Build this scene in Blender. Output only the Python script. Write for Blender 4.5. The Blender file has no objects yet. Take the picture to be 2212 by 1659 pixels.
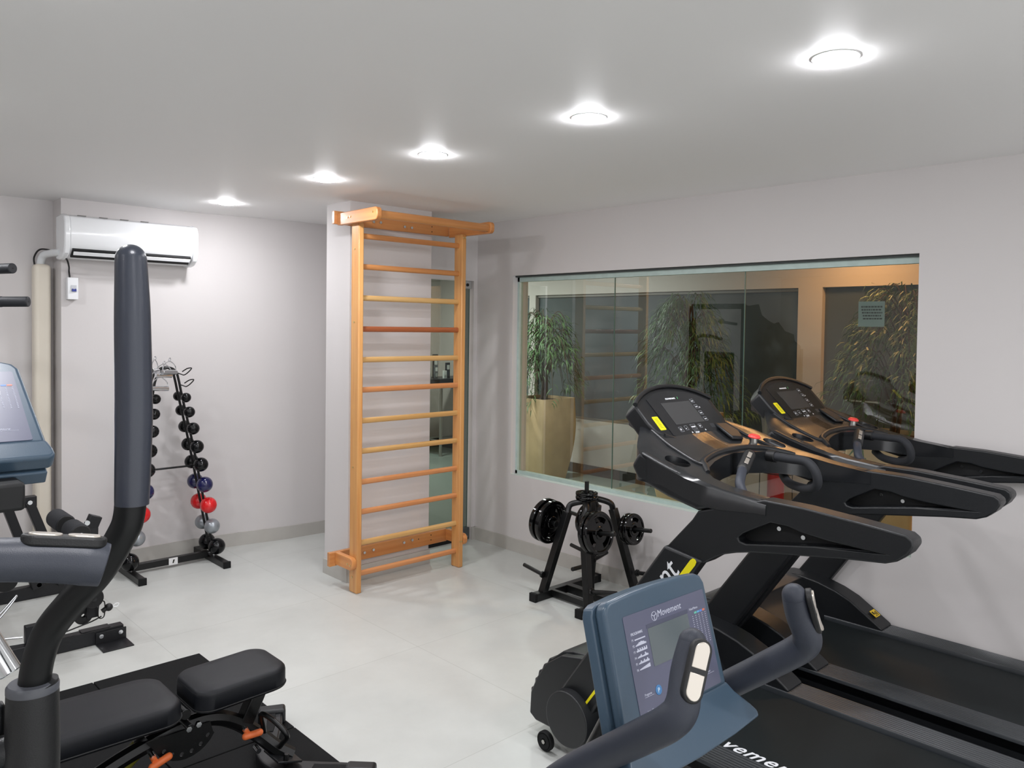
import bpy, bmesh, math, random
from mathutils import Vector, Matrix, Quaternion
random.seed(7)
C = bpy.context.scene.collection
PI = math.pi
V3 = Vector

# ------------------------------------------------------------------ materials
def lin(h):
    h = h.lstrip('#')
    c = [int(h[i:i+2], 16)/255 for i in (0, 2, 4)]
    return tuple((x/12.92 if x <= .04045 else ((x+.055)/1.055)**2.4) for x in c) + (1,)

MATS = {}
def mat(name, col, rough=.5, metal=0., spec=.5, bump=0., bscale=200, coat=0., var=0., vscale=5, emit=None, estr=0):
    if name in MATS: return MATS[name]
    m = bpy.data.materials.new(name); m.use_nodes = True
    nt = m.node_tree; b = nt.nodes['Principled BSDF']
    c = lin(col)
    b.inputs['Base Color'].default_value = c
    b.inputs['Roughness'].default_value = rough
    b.inputs['Metallic'].default_value = metal
    b.inputs['Specular IOR Level'].default_value = spec
    b.inputs['Coat Weight'].default_value = coat
    b.inputs['Coat Roughness'].default_value = .05
    tc = None
    if bump or var:
        tc = nt.nodes.new('ShaderNodeTexCoord')
    if bump:
        n = nt.nodes.new('ShaderNodeTexNoise'); n.inputs['Scale'].default_value = bscale
        n.inputs['Detail'].default_value = 3
        nt.links.new(tc.outputs['Object'], n.inputs['Vector'])
        bp = nt.nodes.new('ShaderNodeBump'); bp.inputs['Strength'].default_value = bump
        bp.inputs['Distance'].default_value = .002
        nt.links.new(n.outputs['Fac'], bp.inputs['Height']); nt.links.new(bp.outputs['Normal'], b.inputs['Normal'])
    if var:
        n = nt.nodes.new('ShaderNodeTexNoise'); n.inputs['Scale'].default_value = vscale
        n.inputs['Detail'].default_value = 5
        nt.links.new(tc.outputs['Object'], n.inputs['Vector'])
        mx = nt.nodes.new('ShaderNodeMix'); mx.data_type = 'RGBA'
        mx.inputs['A'].default_value = tuple(x*(1-var) for x in c[:3])+(1,)
        mx.inputs['B'].default_value = tuple(min(1, x*(1+var)) for x in c[:3])+(1,)
        nt.links.new(n.outputs['Fac'], mx.inputs['Factor']); nt.links.new(mx.outputs['Result'], b.inputs['Base Color'])
    if emit:
        b.inputs['Emission Color'].default_value = lin(emit); b.inputs['Emission Strength'].default_value = estr
    MATS[name] = m
    return m

def wood(name, c1, c2, axis):
    m = bpy.data.materials.new(name); m.use_nodes = True
    nt = m.node_tree; b = nt.nodes['Principled BSDF']
    tc = nt.nodes.new('ShaderNodeTexCoord'); mp = nt.nodes.new('ShaderNodeMapping')
    s = [38, 38, 38]; s[axis] = 1.6
    mp.inputs['Scale'].default_value = s
    nt.links.new(tc.outputs['Object'], mp.inputs['Vector'])
    n = nt.nodes.new('ShaderNodeTexNoise'); n.inputs['Scale'].default_value = 1.0; n.inputs['Detail'].default_value = 6
    n.inputs['Distortion'].default_value = .6
    nt.links.new(mp.outputs['Vector'], n.inputs['Vector'])
    r = nt.nodes.new('ShaderNodeValToRGB')
    r.color_ramp.elements[0].position = .3; r.color_ramp.elements[0].color = lin(c1)
    r.color_ramp.elements[1].position = .7; r.color_ramp.elements[1].color = lin(c2)
    nt.links.new(n.outputs['Fac'], r.inputs['Fac']); nt.links.new(r.outputs['Color'], b.inputs['Base Color'])
    b.inputs['Roughness'].default_value = .38
    b.inputs['Coat Weight'].default_value = .25; b.inputs['Coat Roughness'].default_value = .2
    return m

# ------------------------------------------------------------------ mesh builder
class B:
    def __init__(s): s.v = []; s.f = []
    def add(s, vs, fs):
        o = len(s.v); s.v += [tuple(v) for v in vs]; s.f += [tuple(i+o for i in f) for f in fs]; return s
    def box(s, x0, x1, y0, y1, z0, z1):
        vs = [(x0,y0,z0),(x1,y0,z0),(x1,y1,z0),(x0,y1,z0),(x0,y0,z1),(x1,y0,z1),(x1,y1,z1),(x0,y1,z1)]
        return s.add(vs, [(3,2,1,0),(4,5,6,7),(0,1,5,4),(1,2,6,5),(2,3,7,6),(3,0,4,7)])
    def obox(s, c, ax, hs):
        c = V3(c); a = [V3(x).normalized()*h for x, h in zip(ax, hs)]
        vs = []
        for z in (-1, 1):
            for x, y in ((-1,-1),(1,-1),(1,1),(-1,1)): vs.append(c+a[0]*x+a[1]*y+a[2]*z)
        return s.add(vs, [(3,2,1,0),(4,5,6,7),(0,1,5,4),(1,2,6,5),(2,3,7,6),(3,0,4,7)])
    def beam(s, p0, p1, w, h, up=(0,0,1)):
        p0 = V3(p0); p1 = V3(p1); d = (p1-p0); L = d.length; d.normalize()
        x = d.cross(V3(up)); x.normalize(); y = x.cross(d)
        return s.obox((p0+p1)/2, (x, y, d), (w/2, h/2, L/2))
    def cyl(s, p0, p1, r0, r1=None, n=24):
        if r1 is None: r1 = r0
        return s.rings([(p0, r0), (p1, r1)], n)
    def rings(s, pr, n=24, closed=False):
        P = [V3(p) for p, r in pr]; R = [r for p, r in pr]
        N = len(P); T = []
        for i in range(N):
            a = P[max(i-1, 0)]; b = P[min(i+1, N-1)]
            if closed: a = P[(i-1) % N]; b = P[(i+1) % N]
            t = b-a
            if t.length < 1e-9: t = T[-1] if T else V3((0,0,1))
            T.append(t.normalized())
        ref = V3((0,0,1)) if abs(T[0].z) < .9 else V3((1,0,0))
        x = T[0].cross(ref).normalized(); X = [x]
        for i in range(1, N):
            q = T[i-1].rotation_difference(T[i]); x = q @ x; x = (x-T[i]*x.dot(T[i])).normalized(); X.append(x)
        vs = []
        for i in range(N):
            y = T[i].cross(X[i])
            for k in range(n):
                a = 2*PI*k/n; vs.append(P[i]+(X[i]*math.cos(a)+y*math.sin(a))*R[i])
        fs = []
        M = N if closed else N-1
        for i in range(M):
            j = (i+1) % N
            for k in range(n):
                l = (k+1) % n; fs.append((i*n+k, i*n+l, j*n+l, j*n+k))
        if not closed:
            fs.append(tuple(range(n))[::-1]); fs.append(tuple((N-1)*n+k for k in range(n)))
        return s.add(vs, fs)
    def tube(s, pts, r, n=16, sub=6, closed=False):
        P, R = spline(pts, r, sub, closed)
        return s.rings(list(zip(P, R)), n, closed)
    def capsule(s, p0, p1, r, n=20):
        p0 = V3(p0); p1 = V3(p1); d = (p1-p0).normalized(); pr = []
        for k in range(1, 6):
            a = PI/2*k/6; pr.append((p0-d*r*math.cos(a), r*math.sin(a)))
        pr.append((p0, r)); pr.append((p1, r))
        for k in range(5, 0, -1):
            a = PI/2*k/6; pr.append((p1+d*r*math.cos(a), r*math.sin(a)))
        return s.rings(pr, n)
    def sphere(s, c, r, n=20, m=12):
        c = V3(c); pr = []
        vs = [c+V3((0,0,-r))]; fs = []
        for i in range(1, m):
            a = PI*i/m
            for k in range(n):
                b = 2*PI*k/n; vs.append(c+V3((math.sin(a)*math.cos(b), math.sin(a)*math.sin(b), -math.cos(a)))*r)
        vs.append(c+V3((0,0,r)))
        for k in range(n): fs.append((0, 1+(k+1) % n, 1+k))
        for i in range(m-2):
            for k in range(n):
                l = (k+1) % n; fs.append((1+i*n+k, 1+i*n+l, 1+(i+1)*n+l, 1+(i+1)*n+k))
        t = len(vs)-1
        for k in range(n): fs.append((t, 1+(m-2)*n+k, 1+(m-2)*n+(k+1) % n))
        return s.add(vs, fs)
    def prism(s, poly, fn, w0, w1):
        n = len(poly)
        vs = [fn(u, v, w0) for u, v in poly]+[fn(u, v, w1) for u, v in poly]
        fs = [tuple(range(n))[::-1], tuple(range(n, 2*n))]
        for i in range(n):
            j = (i+1) % n; fs.append((i, j, n+j, n+i))
        return s.add(vs, fs)
    def lathe(s, prof, c, axis, n=32):
        # prof: (r, h) along axis, closed loop when first == last
        c = V3(c); a = V3(axis).normalized()
        ref = V3((0,0,1)) if abs(a.z) < .9 else V3((1,0,0))
        x = a.cross(ref).normalized(); y = a.cross(x)
        vs = []; m = len(prof)
        for r, h in prof:
            for k in range(n):
                t = 2*PI*k/n; vs.append(c+a*h+(x*math.cos(t)+y*math.sin(t))*max(r, 1e-5))
        fs = []
        for i in range(m-1):
            for k in range(n):
                l = (k+1) % n; fs.append((i*n+k, i*n+l, (i+1)*n+l, (i+1)*n+k))
        return s.add(vs, fs)

def spline(pts, r, sub=6, closed=False):
    P = [V3(p) for p in pts]; N = len(P)
    R = list(r) if isinstance(r, (list, tuple)) else [r]*N
    out = []; ro = []
    M = N if closed else N-1
    for i in range(M):
        if closed: a, b, c, d = P[(i-1) % N], P[i], P[(i+1) % N], P[(i+2) % N]
        else: a, b, c, d = P[max(i-1, 0)], P[i], P[i+1], P[min(i+2, N-1)]
        for k in range(sub):
            t = k/sub
            out.append(.5*((2*b)+(c-a)*t+(2*a-5*b+4*c-d)*t*t+(3*b-a-3*c+d)*t**3))
            ro.append(R[i]*(1-t)+R[(i+1) % N]*t)
    if not closed: out.append(P[-1]); ro.append(R[-1])
    return out, ro

def rpoly(w, h, r, n=6, cx=0, cy=0):
    o = []
    for sx, sy, a0 in ((1,1,0),(-1,1,90),(-1,-1,180),(1,-1,270)):
        for k in range(n+1):
            a = math.radians(a0+90*k/n); o.append((cx+sx*(w/2-r)+r*math.cos(a), cy+sy*(h/2-r)+r*math.sin(a)))
    return o

def finish(me, smooth=True, ang=35):
    bm = bmesh.new(); bm.from_mesh(me)
    bmesh.ops.remove_doubles(bm, verts=bm.verts, dist=1e-6)
    bmesh.ops.recalc_face_normals(bm, faces=bm.faces)
    bm.to_mesh(me); bm.free()
    if smooth:
        for p in me.polygons: p.use_smooth = True
        me.set_sharp_from_angle(angle=math.radians(ang))

def obj(name, b, m, parent=None, bev=0, seg=2, smooth=True, loc=None, label=None, cutters=(), ang=35):
    """link builder b as one mesh object.  b holds world coordinates; root location is subtracted"""
    me = bpy.data.meshes.new(name); me.from_pydata(b.v, [], b.f); me.update()
    o = bpy.data.objects.new(name, me); C.objects.link(o)
    me.materials.append(m)
    finish(me, False)
    for cb in cutters:
        cm = bpy.data.meshes.new('c'); cm.from_pydata(cb.v, [], cb.f); finish(cm, False)
        co = bpy.data.objects.new('c', cm); C.objects.link(co)
        md = o.modifiers.new('b', 'BOOLEAN'); md.object = co; md.solver = 'EXACT'; md.operation = 'DIFFERENCE'
        dg = bpy.context.evaluated_depsgraph_get()
        me2 = bpy.data.meshes.new_from_object(o.evaluated_get(dg)); o.modifiers.clear()
        o.data = me2; me = me2; bpy.data.objects.remove(co)
    if smooth:
        for p in me.polygons: p.use_smooth = True
        me.set_sharp_from_angle(angle=math.radians(ang))
    if parent is not None:
        rt = parent
        while rt.parent: rt = rt.parent
        me.transform(Matrix.Translation(-rt.location))
        o.parent = parent
    elif loc is not None:
        me.transform(Matrix.Translation(-V3(loc))); o.location = loc
    if bev:
        md = o.modifiers.new('bevel', 'BEVEL'); md.width = bev; md.segments = seg; md.limit_method = 'ANGLE'
        md.angle_limit = math.radians(40); md.harden_normals = False
    if label: o['label'] = label
    return o

def tag(o, label, cat, group=None, kind=None):
    o['label'] = label; o['category'] = cat
    if group: o['group'] = group
    if kind: o['kind'] = kind
    return o
def thing(name, loc, label, cat, group=None):
    o = bpy.data.objects.new(name, None); C.objects.link(o); o.location = loc; o.empty_display_size = .1
    return tag(o, label, cat, group)
def struct(name, b, m, parent=None, **k):
    o = obj(name, b, m, parent, **k); o['kind'] = 'structure'; return o
def dup(root, loc, label=None):
    def cp(o, par):
        c = o.copy(); C.objects.link(c)
        if par: c.parent = par
        for ch in o.children: cp(ch, c)
        return c
    r = cp(root, None); r.location = loc
    if label: r['label'] = label
    return r

def text(name, body, m, parent, origin, ex, ey, size, depth=.0006, shear=0., bold=0., space=1.0, align='LEFT'):
    """text lying on the plane origin + ex*u + ey*v, as mesh"""
    cu = bpy.data.curves.new('t', 'FONT'); cu.body = body; cu.size = size; cu.shear = shear; cu.offset = bold
    cu.extrude = depth; cu.align_x = align; cu.space_character = space; cu.resolution_u = 3
    to = bpy.data.objects.new('t', cu); C.objects.link(to)
    dg = bpy.context.evaluated_depsgraph_get()
    me = bpy.data.meshes.new_from_object(to.evaluated_get(dg))
    bpy.data.objects.remove(to)
    ex = V3(ex).normalized(); ey = V3(ey).normalized(); ez = ex.cross(ey)
    M = Matrix(((ex.x, ey.x, ez.x, 0), (ex.y, ey.y, ez.y, 0), (ex.z, ey.z, ez.z, 0), (0,0,0,1)))
    me.transform(M); me.transform(Matrix.Translation(V3(origin)))
    rt = parent
    while rt.parent: rt = rt.parent
    me.transform(Matrix.Translation(-rt.location))
    me.materials.clear(); me.materials.append(m)
    o = bpy.data.objects.new(name, me); C.objects.link(o); o.parent = parent
    return o
def framefn(P0, e1, e2, n):
    P0 = V3(P0); e1 = V3(e1); e2 = V3(e2); n = V3(n)
    return lambda u, s, w: P0+e1*u+e2*s+n*w
XYZ = lambda x, y, z: V3((x, y, z))

# ------------------------------------------------------------------ shared materials
wall_m = mat('wall_paint', '#d3cfce', .62, spec=.3, bump=.12, bscale=60)
ceil_m = mat('ceiling_paint', '#f4f3f2', .55, spec=.3, bump=.05, bscale=8)
base_m = mat('skirting_tile', '#b9b6b0', .5, var=.08, vscale=9)
black_metal = mat('black_powder_coat', '#0a0b0c', .36, spec=.45, bump=.15, bscale=400)
black_gloss = mat('black_gloss_vinyl', '#040405', .12, spec=.4, coat=.1)
black_plastic = mat('black_plastic', '#0e0f11', .5, spec=.5, bump=.25, bscale=500)
tread_plastic = mat('treadmill_plastic', '#131518', .40, spec=.5, bump=.2, bscale=600)
tray_plastic = mat('tray_plastic', '#16181b', .27, spec=.7, bump=.04, bscale=700)
deep_black = mat('deep_black', '#060709', .6)
rubber = mat('rubber', '#101112', .75, spec=.3, bump=.3, bscale=300)
belt_m = mat('running_belt', '#151b1d', .62, bump=.35, bscale=900, spec=.25)
foam = mat('foam_grip', '#2f333d', .5, bump=.2, bscale=900, spec=.4)
foam_black = mat('foam_black', '#23252a', .75, bump=.3, bscale=500)
vinyl = mat('bench_vinyl', '#101217', .48, bump=.12, bscale=500, spec=.28)
slate = mat('slate_blue_plastic', '#3d4f5f', .32, spec=.45, bump=.08, bscale=700)
panel_m = mat('console_panel', '#56586c', .35)
lcd_m = mat('lcd', '#5b6366', .22)
chrome = mat('chrome', '#d9dbde', .12, metal=1.)
steel = mat('brushed_steel', '#b8b6b1', .32, metal=1.)
sensor_m = mat('sensor_plate', '#c9c2b8', .3, metal=.75)
white_m = mat('white_print', '#eceef2', .5)
grey_print = mat('grey_print', '#b9bccb', .5)
yellow_m = mat('yellow_print', '#f2e413', .5)
amber_m = mat('amber_sticker', '#e8c22a', .5)
dark_print = mat('dark_print', '#1c1a10', .6)
white_plastic = mat('white_plastic', '#eef0f2', .18, coat=.3)
orange_m = mat('orange_plastic', '#e8743c', .45)
red_m = mat('red_plastic', '#e8453f', .35)

# ------------------------------------------------------------------ camera
def cam():
    yaw, pitch, roll = .7577514252, .02783737470, -.01334984958
    w = V3((math.sin(yaw)*math.cos(pitch), math.cos(yaw)*math.cos(pitch), -math.sin(pitch)))
    r0 = V3((math.cos(yaw), -math.sin(yaw), 0)); u0 = r0.cross(w)
    r = r0*math.cos(roll)-u0*math.sin(roll); u = u0*math.cos(roll)+r0*math.sin(roll)
    cd = bpy.data.cameras.new('camera'); co = bpy.data.objects.new('camera', cd); C.objects.link(co)
    cd.sensor_fit = 'HORIZONTAL'; cd.sensor_width = 36; cd.lens = 36*1705.2236/2212
    cd.shift_x = 0; cd.shift_y = (754.577-829.5)/2212
    cd.clip_start = .02; cd.clip_end = 60
    co.matrix_world = Matrix(((r.x, u.x, -w.x, 0), (r.y, u.y, -w.y, 0), (r.z, u.z, -w.z, 1.7), (0,0,0,1)))
    bpy.context.scene.camera = co
cam()
sc = bpy.context.scene
sc.view_settings.view_transform = 'Standard'; sc.view_settings.look = 'None'
sc.view_settings.exposure = .08; sc.view_settings.gamma = 1; sc.view_settings.use_curve_mapping = False
wd = bpy.data.worlds.new('world'); sc.world = wd; wd.use_nodes = True
wd.node_tree.nodes['Background'].inputs[0].default_value = (.98, .985, 1, 1)
wd.node_tree.nodes['Background'].inputs[1].default_value = 1.6
try: sc.cycles.use_denoising = True
except Exception: pass
# ================================================================== THE ROOM
H = 2.512; XW = 4.121; YC = 4.766
def floor_mat(name, c1, c2, grout, ox, oy, rough=.32):
    m = bpy.data.materials.new(name); m.use_nodes = True
    nt = m.node_tree; b = nt.nodes['Principled BSDF']
    tc = nt.nodes.new('ShaderNodeTexCoord'); mp = nt.nodes.new('ShaderNodeMapping')
    mp.inputs['Location'].default_value = (ox, oy, 0)
    nt.links.new(tc.outputs['Object'], mp.inputs['Vector'])
    br = nt.nodes.new('ShaderNodeTexBrick'); br.offset = 0; br.squash = 1
    br.inputs['Color1'].default_value = lin(c1); br.inputs['Color2'].default_value = lin(c2)
    br.inputs['Mortar'].default_value = lin(grout); br.inputs['Scale'].default_value = 1
    br.inputs['Mortar Size'].default_value = .0016; br.inputs['Mortar Smooth'].default_value = .1
    br.inputs['Brick Width'].default_value = 1.0; br.inputs['Row Height'].default_value = 1.0; br.inputs['Bias'].default_value = 0
    nt.links.new(mp.outputs['Vector'], br.inputs['Vector'])
    n = nt.nodes.new('ShaderNodeTexNoise'); n.inputs['Scale'].default_value = 2.2; n.inputs['Detail'].default_value = 8
    n.inputs['Roughness'].default_value = .65
    nt.links.new(tc.outputs['Object'], n.inputs['Vector'])
    r = nt.nodes.new('ShaderNodeValToRGB'); r.color_ramp.elements[0].position = .3; r.color_ramp.elements[1].position = .75
    r.color_ramp.elements[0].color = (.90,.90,.89,1); r.color_ramp.elements[1].color = (1.04,1.04,1.03,1)
    nt.links.new(n.outputs['Fac'], r.inputs['Fac'])
    mx = nt.nodes.new('ShaderNodeMix'); mx.data_type = 'RGBA'; mx.blend_type = 'MULTIPLY'; mx.inputs['Factor'].default_value = 1
    nt.links.new(br.outputs['Color'], mx.inputs['A']); nt.links.new(r.outputs['Color'], mx.inputs['B'])
    nt.links.new(mx.outputs['Result'], b.inputs['Base Color'])
    b.inputs['Roughness'].default_value = rough; b.inputs['Specular IOR Level'].default_value = .4
    return m
floor_m = floor_mat('porcelain_floor', '#c9cbc8', '#c6c8c5', '#b3b5b1', -.5, -.34, .36)
floor2_m = floor_mat('corridor_floor_tile', '#8f9a92', '#88938c', '#6d746f', 0, 0, .22)
struct('floor', B().box(-3.2, XW+.158, -3.2, YC+.03, -.1, 0).box(-3.2, 3.45, YC+.03, 6.1, -.1, 0), floor_m)
struct('floor', B().box(XW+.16, 7.1, -3.2, 9.0, -.1, 0).box(3.452, XW+.16, YC+.032, 9.0, -.1, 0), floor2_m)
struct('ceiling', B().box(-3.2, XW+.16, -3.2, 6.2, H, H+.1), ceil_m)
corr_wall = mat('corridor_wall_paint', '#b8b1ab', .7)
struct('ceiling', B().box(XW+.16, 7.1, -3.2, 9.0, 2.62, 2.7).box(3.5, XW+.16, YC+.12, 9.0, 2.62, 2.7), corr_wall)

# right wall with the window opening
Y0, Y1, Z0, Z1 = 1.454, 4.353, .580, 2.091
X0, X1 = XW, XW+.16
wr = B().box(X0, X1, -3.2, Y0, 0, 2.7).box(X0, X1, Y1, YC+.12, 0, 2.7)
wr.box(X0, X1, Y0, Y1, 0, Z0).box(X0, X1, Y0, Y1, Z1, 2.7)
struct('wall_right', wr, wall_m)
# glass
def glass_mat(name, tint, ior=1.5, boost=1.0):
    m = bpy.data.materials.new(name); m.use_nodes = True
    nt = m.node_tree; nt.nodes.remove(nt.nodes['Principled BSDF'])
    out = nt.nodes['Material Output']
    tr = nt.nodes.new('ShaderNodeBsdfTransparent'); tr.inputs[0].default_value = lin(tint)
    gl = nt.nodes.new('ShaderNodeBsdfGlossy'); gl.inputs['Roughness'].default_value = 0.0
    gl.inputs['Color'].default_value = (.93,.97,.96,1)
    fr = nt.nodes.new('ShaderNodeFresnel'); fr.inputs['IOR'].default_value = ior
    mt = nt.nodes.new('ShaderNodeMath'); mt.operation = 'MULTIPLY'; mt.inputs[1].default_value = boost; mt.use_clamp = True
    ge = nt.nodes.new('ShaderNodeNewGeometry'); iv = nt.nodes.new('ShaderNodeMath'); iv.operation = 'SUBTRACT'; iv.inputs[0].default_value = 1
    nt.links.new(ge.outputs['Backfacing'], iv.inputs[1]); m2 = nt.nodes.new('ShaderNodeMath'); m2.operation = 'MULTIPLY'
    nt.links.new(fr.outputs[0], m2.inputs[0]); nt.links.new(iv.outputs[0], m2.inputs[1]); nt.links.new(m2.outputs[0], mt.inputs[0])
    mx = nt.nodes.new('ShaderNodeMixShader')
    nt.links.new(mt.outputs[0], mx.inputs[0]); nt.links.new(tr.outputs[0], mx.inputs[1]); nt.links.new(gl.outputs[0], mx.inputs[2])
    nt.links.new(mx.outputs[0], out.inputs[0])
    return m
glass_m = glass_mat('window_glass', '#e9f1ee', 1.5, 2.8)
edge_m = mat('window_channel', '#b4c7c1', .35, spec=.6, var=.15, vscale=20)
win = bpy.data.objects.new('window_1', None); C.objects.link(win); win.location = (XW+.07, 2.9, Z0); win['kind'] = 'structure'
win['label'] = 'wide frameless window of three glass panes in the right wall'
GX = 4.19
fr = B().box(GX-.02, GX+.02, Y0, Y1, Z0, Z0+.028).box(GX-.02, GX+.02, Y0, Y1, Z1-.045, Z1)
fr.box(GX-.02, GX+.02, Y1-.02, Y1, Z0, Z1).box(GX-.02, GX+.02, Y0, Y0+.012, Z0, Z1)
obj('window_frame', fr, edge_m, win)
dark_seal = mat('dark_sealant', '#3a3f3e', .6)
obj('seal', B().box(GX-.045, GX-.02, Y0, Y1, Z1-.012, Z1), dark_seal, win)
for a, b_ in ((Y0+.012, 2.437), (2.441, 3.417), (3.421, Y1-.02)):
    obj('pane', B().box(GX-.001, GX+.001, a, b_, Z0+.028, Z1-.045), glass_m, win, smooth=False)
glass_edge = mat('glass_edge', '#4e6b62', .3)
for yy in (2.439, 3.419):
    obj('pane_joint', B().box(GX-.004, GX+.004, yy-.0022, yy+.0022, Z0+.028, Z1-.045), glass_edge, win)
sill = B().box(XW+.001, GX-.02, Y0, Y1, Z0-.0, Z0+.004)
obj('window_sill', sill, mat('sill_stone', '#c9d3ce', .35), win)

# wall behind the air conditioner (gently bent in plan), the jog and the left wall
bw = [(1.42, 5.835), (2.3, 5.84), (2.62, 5.80), (2.98, 5.735), (3.56, 5.70)]
poly = bw+[(3.56, 6.2), (1.42, 6.2)]
struct('wall_back', B().prism(poly, XYZ, 0, H), wall_m)
struct('wall_left', B().box(-3.2, 1.42, 6.035, 6.2, 0, H).box(-3.2, -3.05, -3.2, 6.1, 0, H), wall_m)
pass
# partition hidden behind the column, column, wall with the glass door
struct('wall_partition', B().box(3.443, 3.56, YC+.1, 5.72, 0, 2.7), wall_m)
struct('wall_column', B().box(2.777, 3.443, 4.484, 4.78, 0, H), wall_m)
struct('wall_end', B().box(3.443, 4.085, YC, YC+.12, 2.062, 2.7).box(4.085, XW, YC, YC+.12, 0, 2.7), wall_m)
# skirting
def skirt(name, pts, t=.012, h=.1):
    b = B()
    for (xa, ya), (xb, yb) in zip(pts[:-1], pts[1:]):
        d = V3((xb-xa, yb-ya, 0)); L = d.length; d.normalize(); n = V3((d.y, -d.x, 0))
        c = V3(((xa+xb)/2, (ya+yb)/2, h/2))+n*t/2
        b.obox(c, (d, n, (0,0,1)), (L/2+.003, t/2, h/2))
    return struct(name, b, base_m)
skirt('baseboard_back', bw)
skirt('baseboard_jog', [(1.42, 6.035), (1.42, 5.835)][::-1], t=-.012)
skirt('baseboard_left', [(-3.0, 6.035), (1.40, 6.035)])
skirt('baseboard_right', [(XW, YC), (XW, -3.0)])
skirt('baseboard_column', [(2.777, 4.78), (2.777, 4.484), (3.443, 4.484), (3.443, 4.766)])
skirt('baseboard_end', [(4.087, YC), (XW, YC)])
# glass door
dr = bpy.data.objects.new('door_1', None); C.objects.link(dr); dr.location = (3.76, YC+.03, 0); dr['kind'] = 'structure'
dr['label'] = 'frameless glass door panel behind the wall bars'
dglass = glass_mat('door_glass', '#c4cbc7', 1.5, 1.2)
obj('pane', B().box(3.45, 4.06, YC+.028, YC+.030, .03, 2.058), dglass, dr, smooth=False)
obj('pane_edge', B().box(4.060, 4.064, YC+.026, YC+.032, .03, 2.058), glass_edge, dr)
obj('bottom_channel', B().box(3.45, 3.97, YC+.018, YC+.04, 0, .035), deep_black, dr)
clamp_m = mat('clamp_metal', '#c3c6c6', .35, metal=.7)
obj('clamp', B().box(4.0, 4.075, YC+.015, YC+.045, 2.0, 2.062), clamp_m, dr, bev=.004)
obj('clamp_screw', B().cyl((4.03, YC+.008, 2.03), (4.03, YC+.016, 2.03), .012), deep_black, dr)
obj('clamp', B().box(3.97, 4.075, YC+.01, YC+.05, .004, .1), mat('patch_metal', '#6d7478', .3, metal=.8), dr, bev=.004)
for q in ((4.0, .03), (4.05, .03), (4.0, .075)):
    obj('clamp_screw', B().cyl((q[0], YC+.004, q[1]), (q[0], YC+.012, q[1]), .006, n=12), chrome, dr)

# ---- corridor and reception beyond the glass
XO = 6.95
dkbase = mat('dark_skirting', '#2b2724', .5)
cw = B().box(XO, XO+.16, -3.2, 9.0, 0, .63).box(XO, XO+.16, -3.2, 9.0, 2.1, 2.7)
for a, b_ in ((7.04, 6.93), (3.50, 3.27)): cw.box(XO, XO+.16, min(a, b_), max(a, b_), .63, 2.1)
cw.box(XO, XO+.16, 7.9, 9.0, .63, 2.1).box(XO, XO+.16, -3.2, 1.2, .63, 2.1)
struct('wall_corridor', cw, corr_wall)
struct('wall_reception', B().box(3.45, 7.1, 8.85, 9.0, 0, 2.7).box(3.45, 3.56, 5.72, 8.85, 0, 2.7).box(XW+.16, 7.1, -3.2, -3.1, 0, 2.7), corr_wall)
struct('baseboard_corridor', B().box(XO-.015, XO, -3.1, 8.85, 0, .11).box(3.56, XO, 8.835, 8.85, 0, .11), dkbase)
dk_glass = mat('dark_tinted_glass', '#3f484b', .12, spec=.6)
for i, (a, b_) in enumerate(((3.50, 6.93), (7.04, 7.9))):
    w = bpy.data.objects.new('window_%d' % (i+2), None); C.objects.link(w); w.location = (XO+.05, (a+b_)/2, .63); w['kind'] = 'structure'
    obj('pane', B().box(XO+.06, XO+.07, a, b_, .63, 2.1), dk_glass, w)
    obj('window_frame', B().box(XO+.03, XO+.06, a, b_, 2.07, 2.1).box(XO+.03, XO+.06, a, b_, .63, .655), mat('dark_frame', '#6a665f', .5), w)
d2 = bpy.data.objects.new('door_2', None); C.objects.link(d2); d2.location = (XO+.05, 2.2, .63); d2['kind'] = 'structure'
obj('pane', B().box(XO+.06, XO+.07, 1.2, 3.27, .63, 2.1), dk_glass, d2)
obj('pull_handle', B().cyl((XO-.05, 3.02, 1.10), (XO-.05, 2.72, 1.10), .011).cyl((XO-.05, 2.80, 1.10), (XO+.06, 2.80, 1.10), .007), chrome, d2)

# ================================================================== DOWNLIGHTS
lamp_trim = mat('lamp_trim', '#f2f2f2', .4)
lamp_e = mat('lamp_glow', '#ffffff', .5, emit='#fbfbff', estr=LAMP if 'LAMP' in globals() else 262)
def lamp(x, y, label, first=[None]):
    if first[0] is None:
        t = thing('downlight', (x, y, H), label, 'ceiling light', 'recessed ceiling lights')
        obj('trim_ring', B().lathe([(.065, 0), (.0675, 0), (.068, -.002), (.067, -.003), (.0655, -.003), (.065, 0)], (x, y, H), (0,0,1), 40), lamp_trim, t)
        pr = [(0.0001, -.015)]+[(.0655*math.sin(a), -.001-.014*math.cos(a)) for a in [PI/2*k/6 for k in range(1, 7)]]
        obj('diffuser', B().lathe(pr, (x, y, H), (0,0,1), 32), lamp_e, t)
        first[0] = t; return t
    return dup(first[0], (x, y, H), label)
lamp(2.263, 5.20, 'round downlight nearest the white air conditioner')
lamp(2.276, 3.937, 'round downlight left of the column and wall bars')
lamp(2.302, 2.996, 'round downlight in the ceiling just right of the column top')
lamp(2.313, 2.031, 'round downlight second from the right in the row')
lamp(2.310, 1.064, 'largest round downlight at the upper right of the ceiling')
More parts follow.
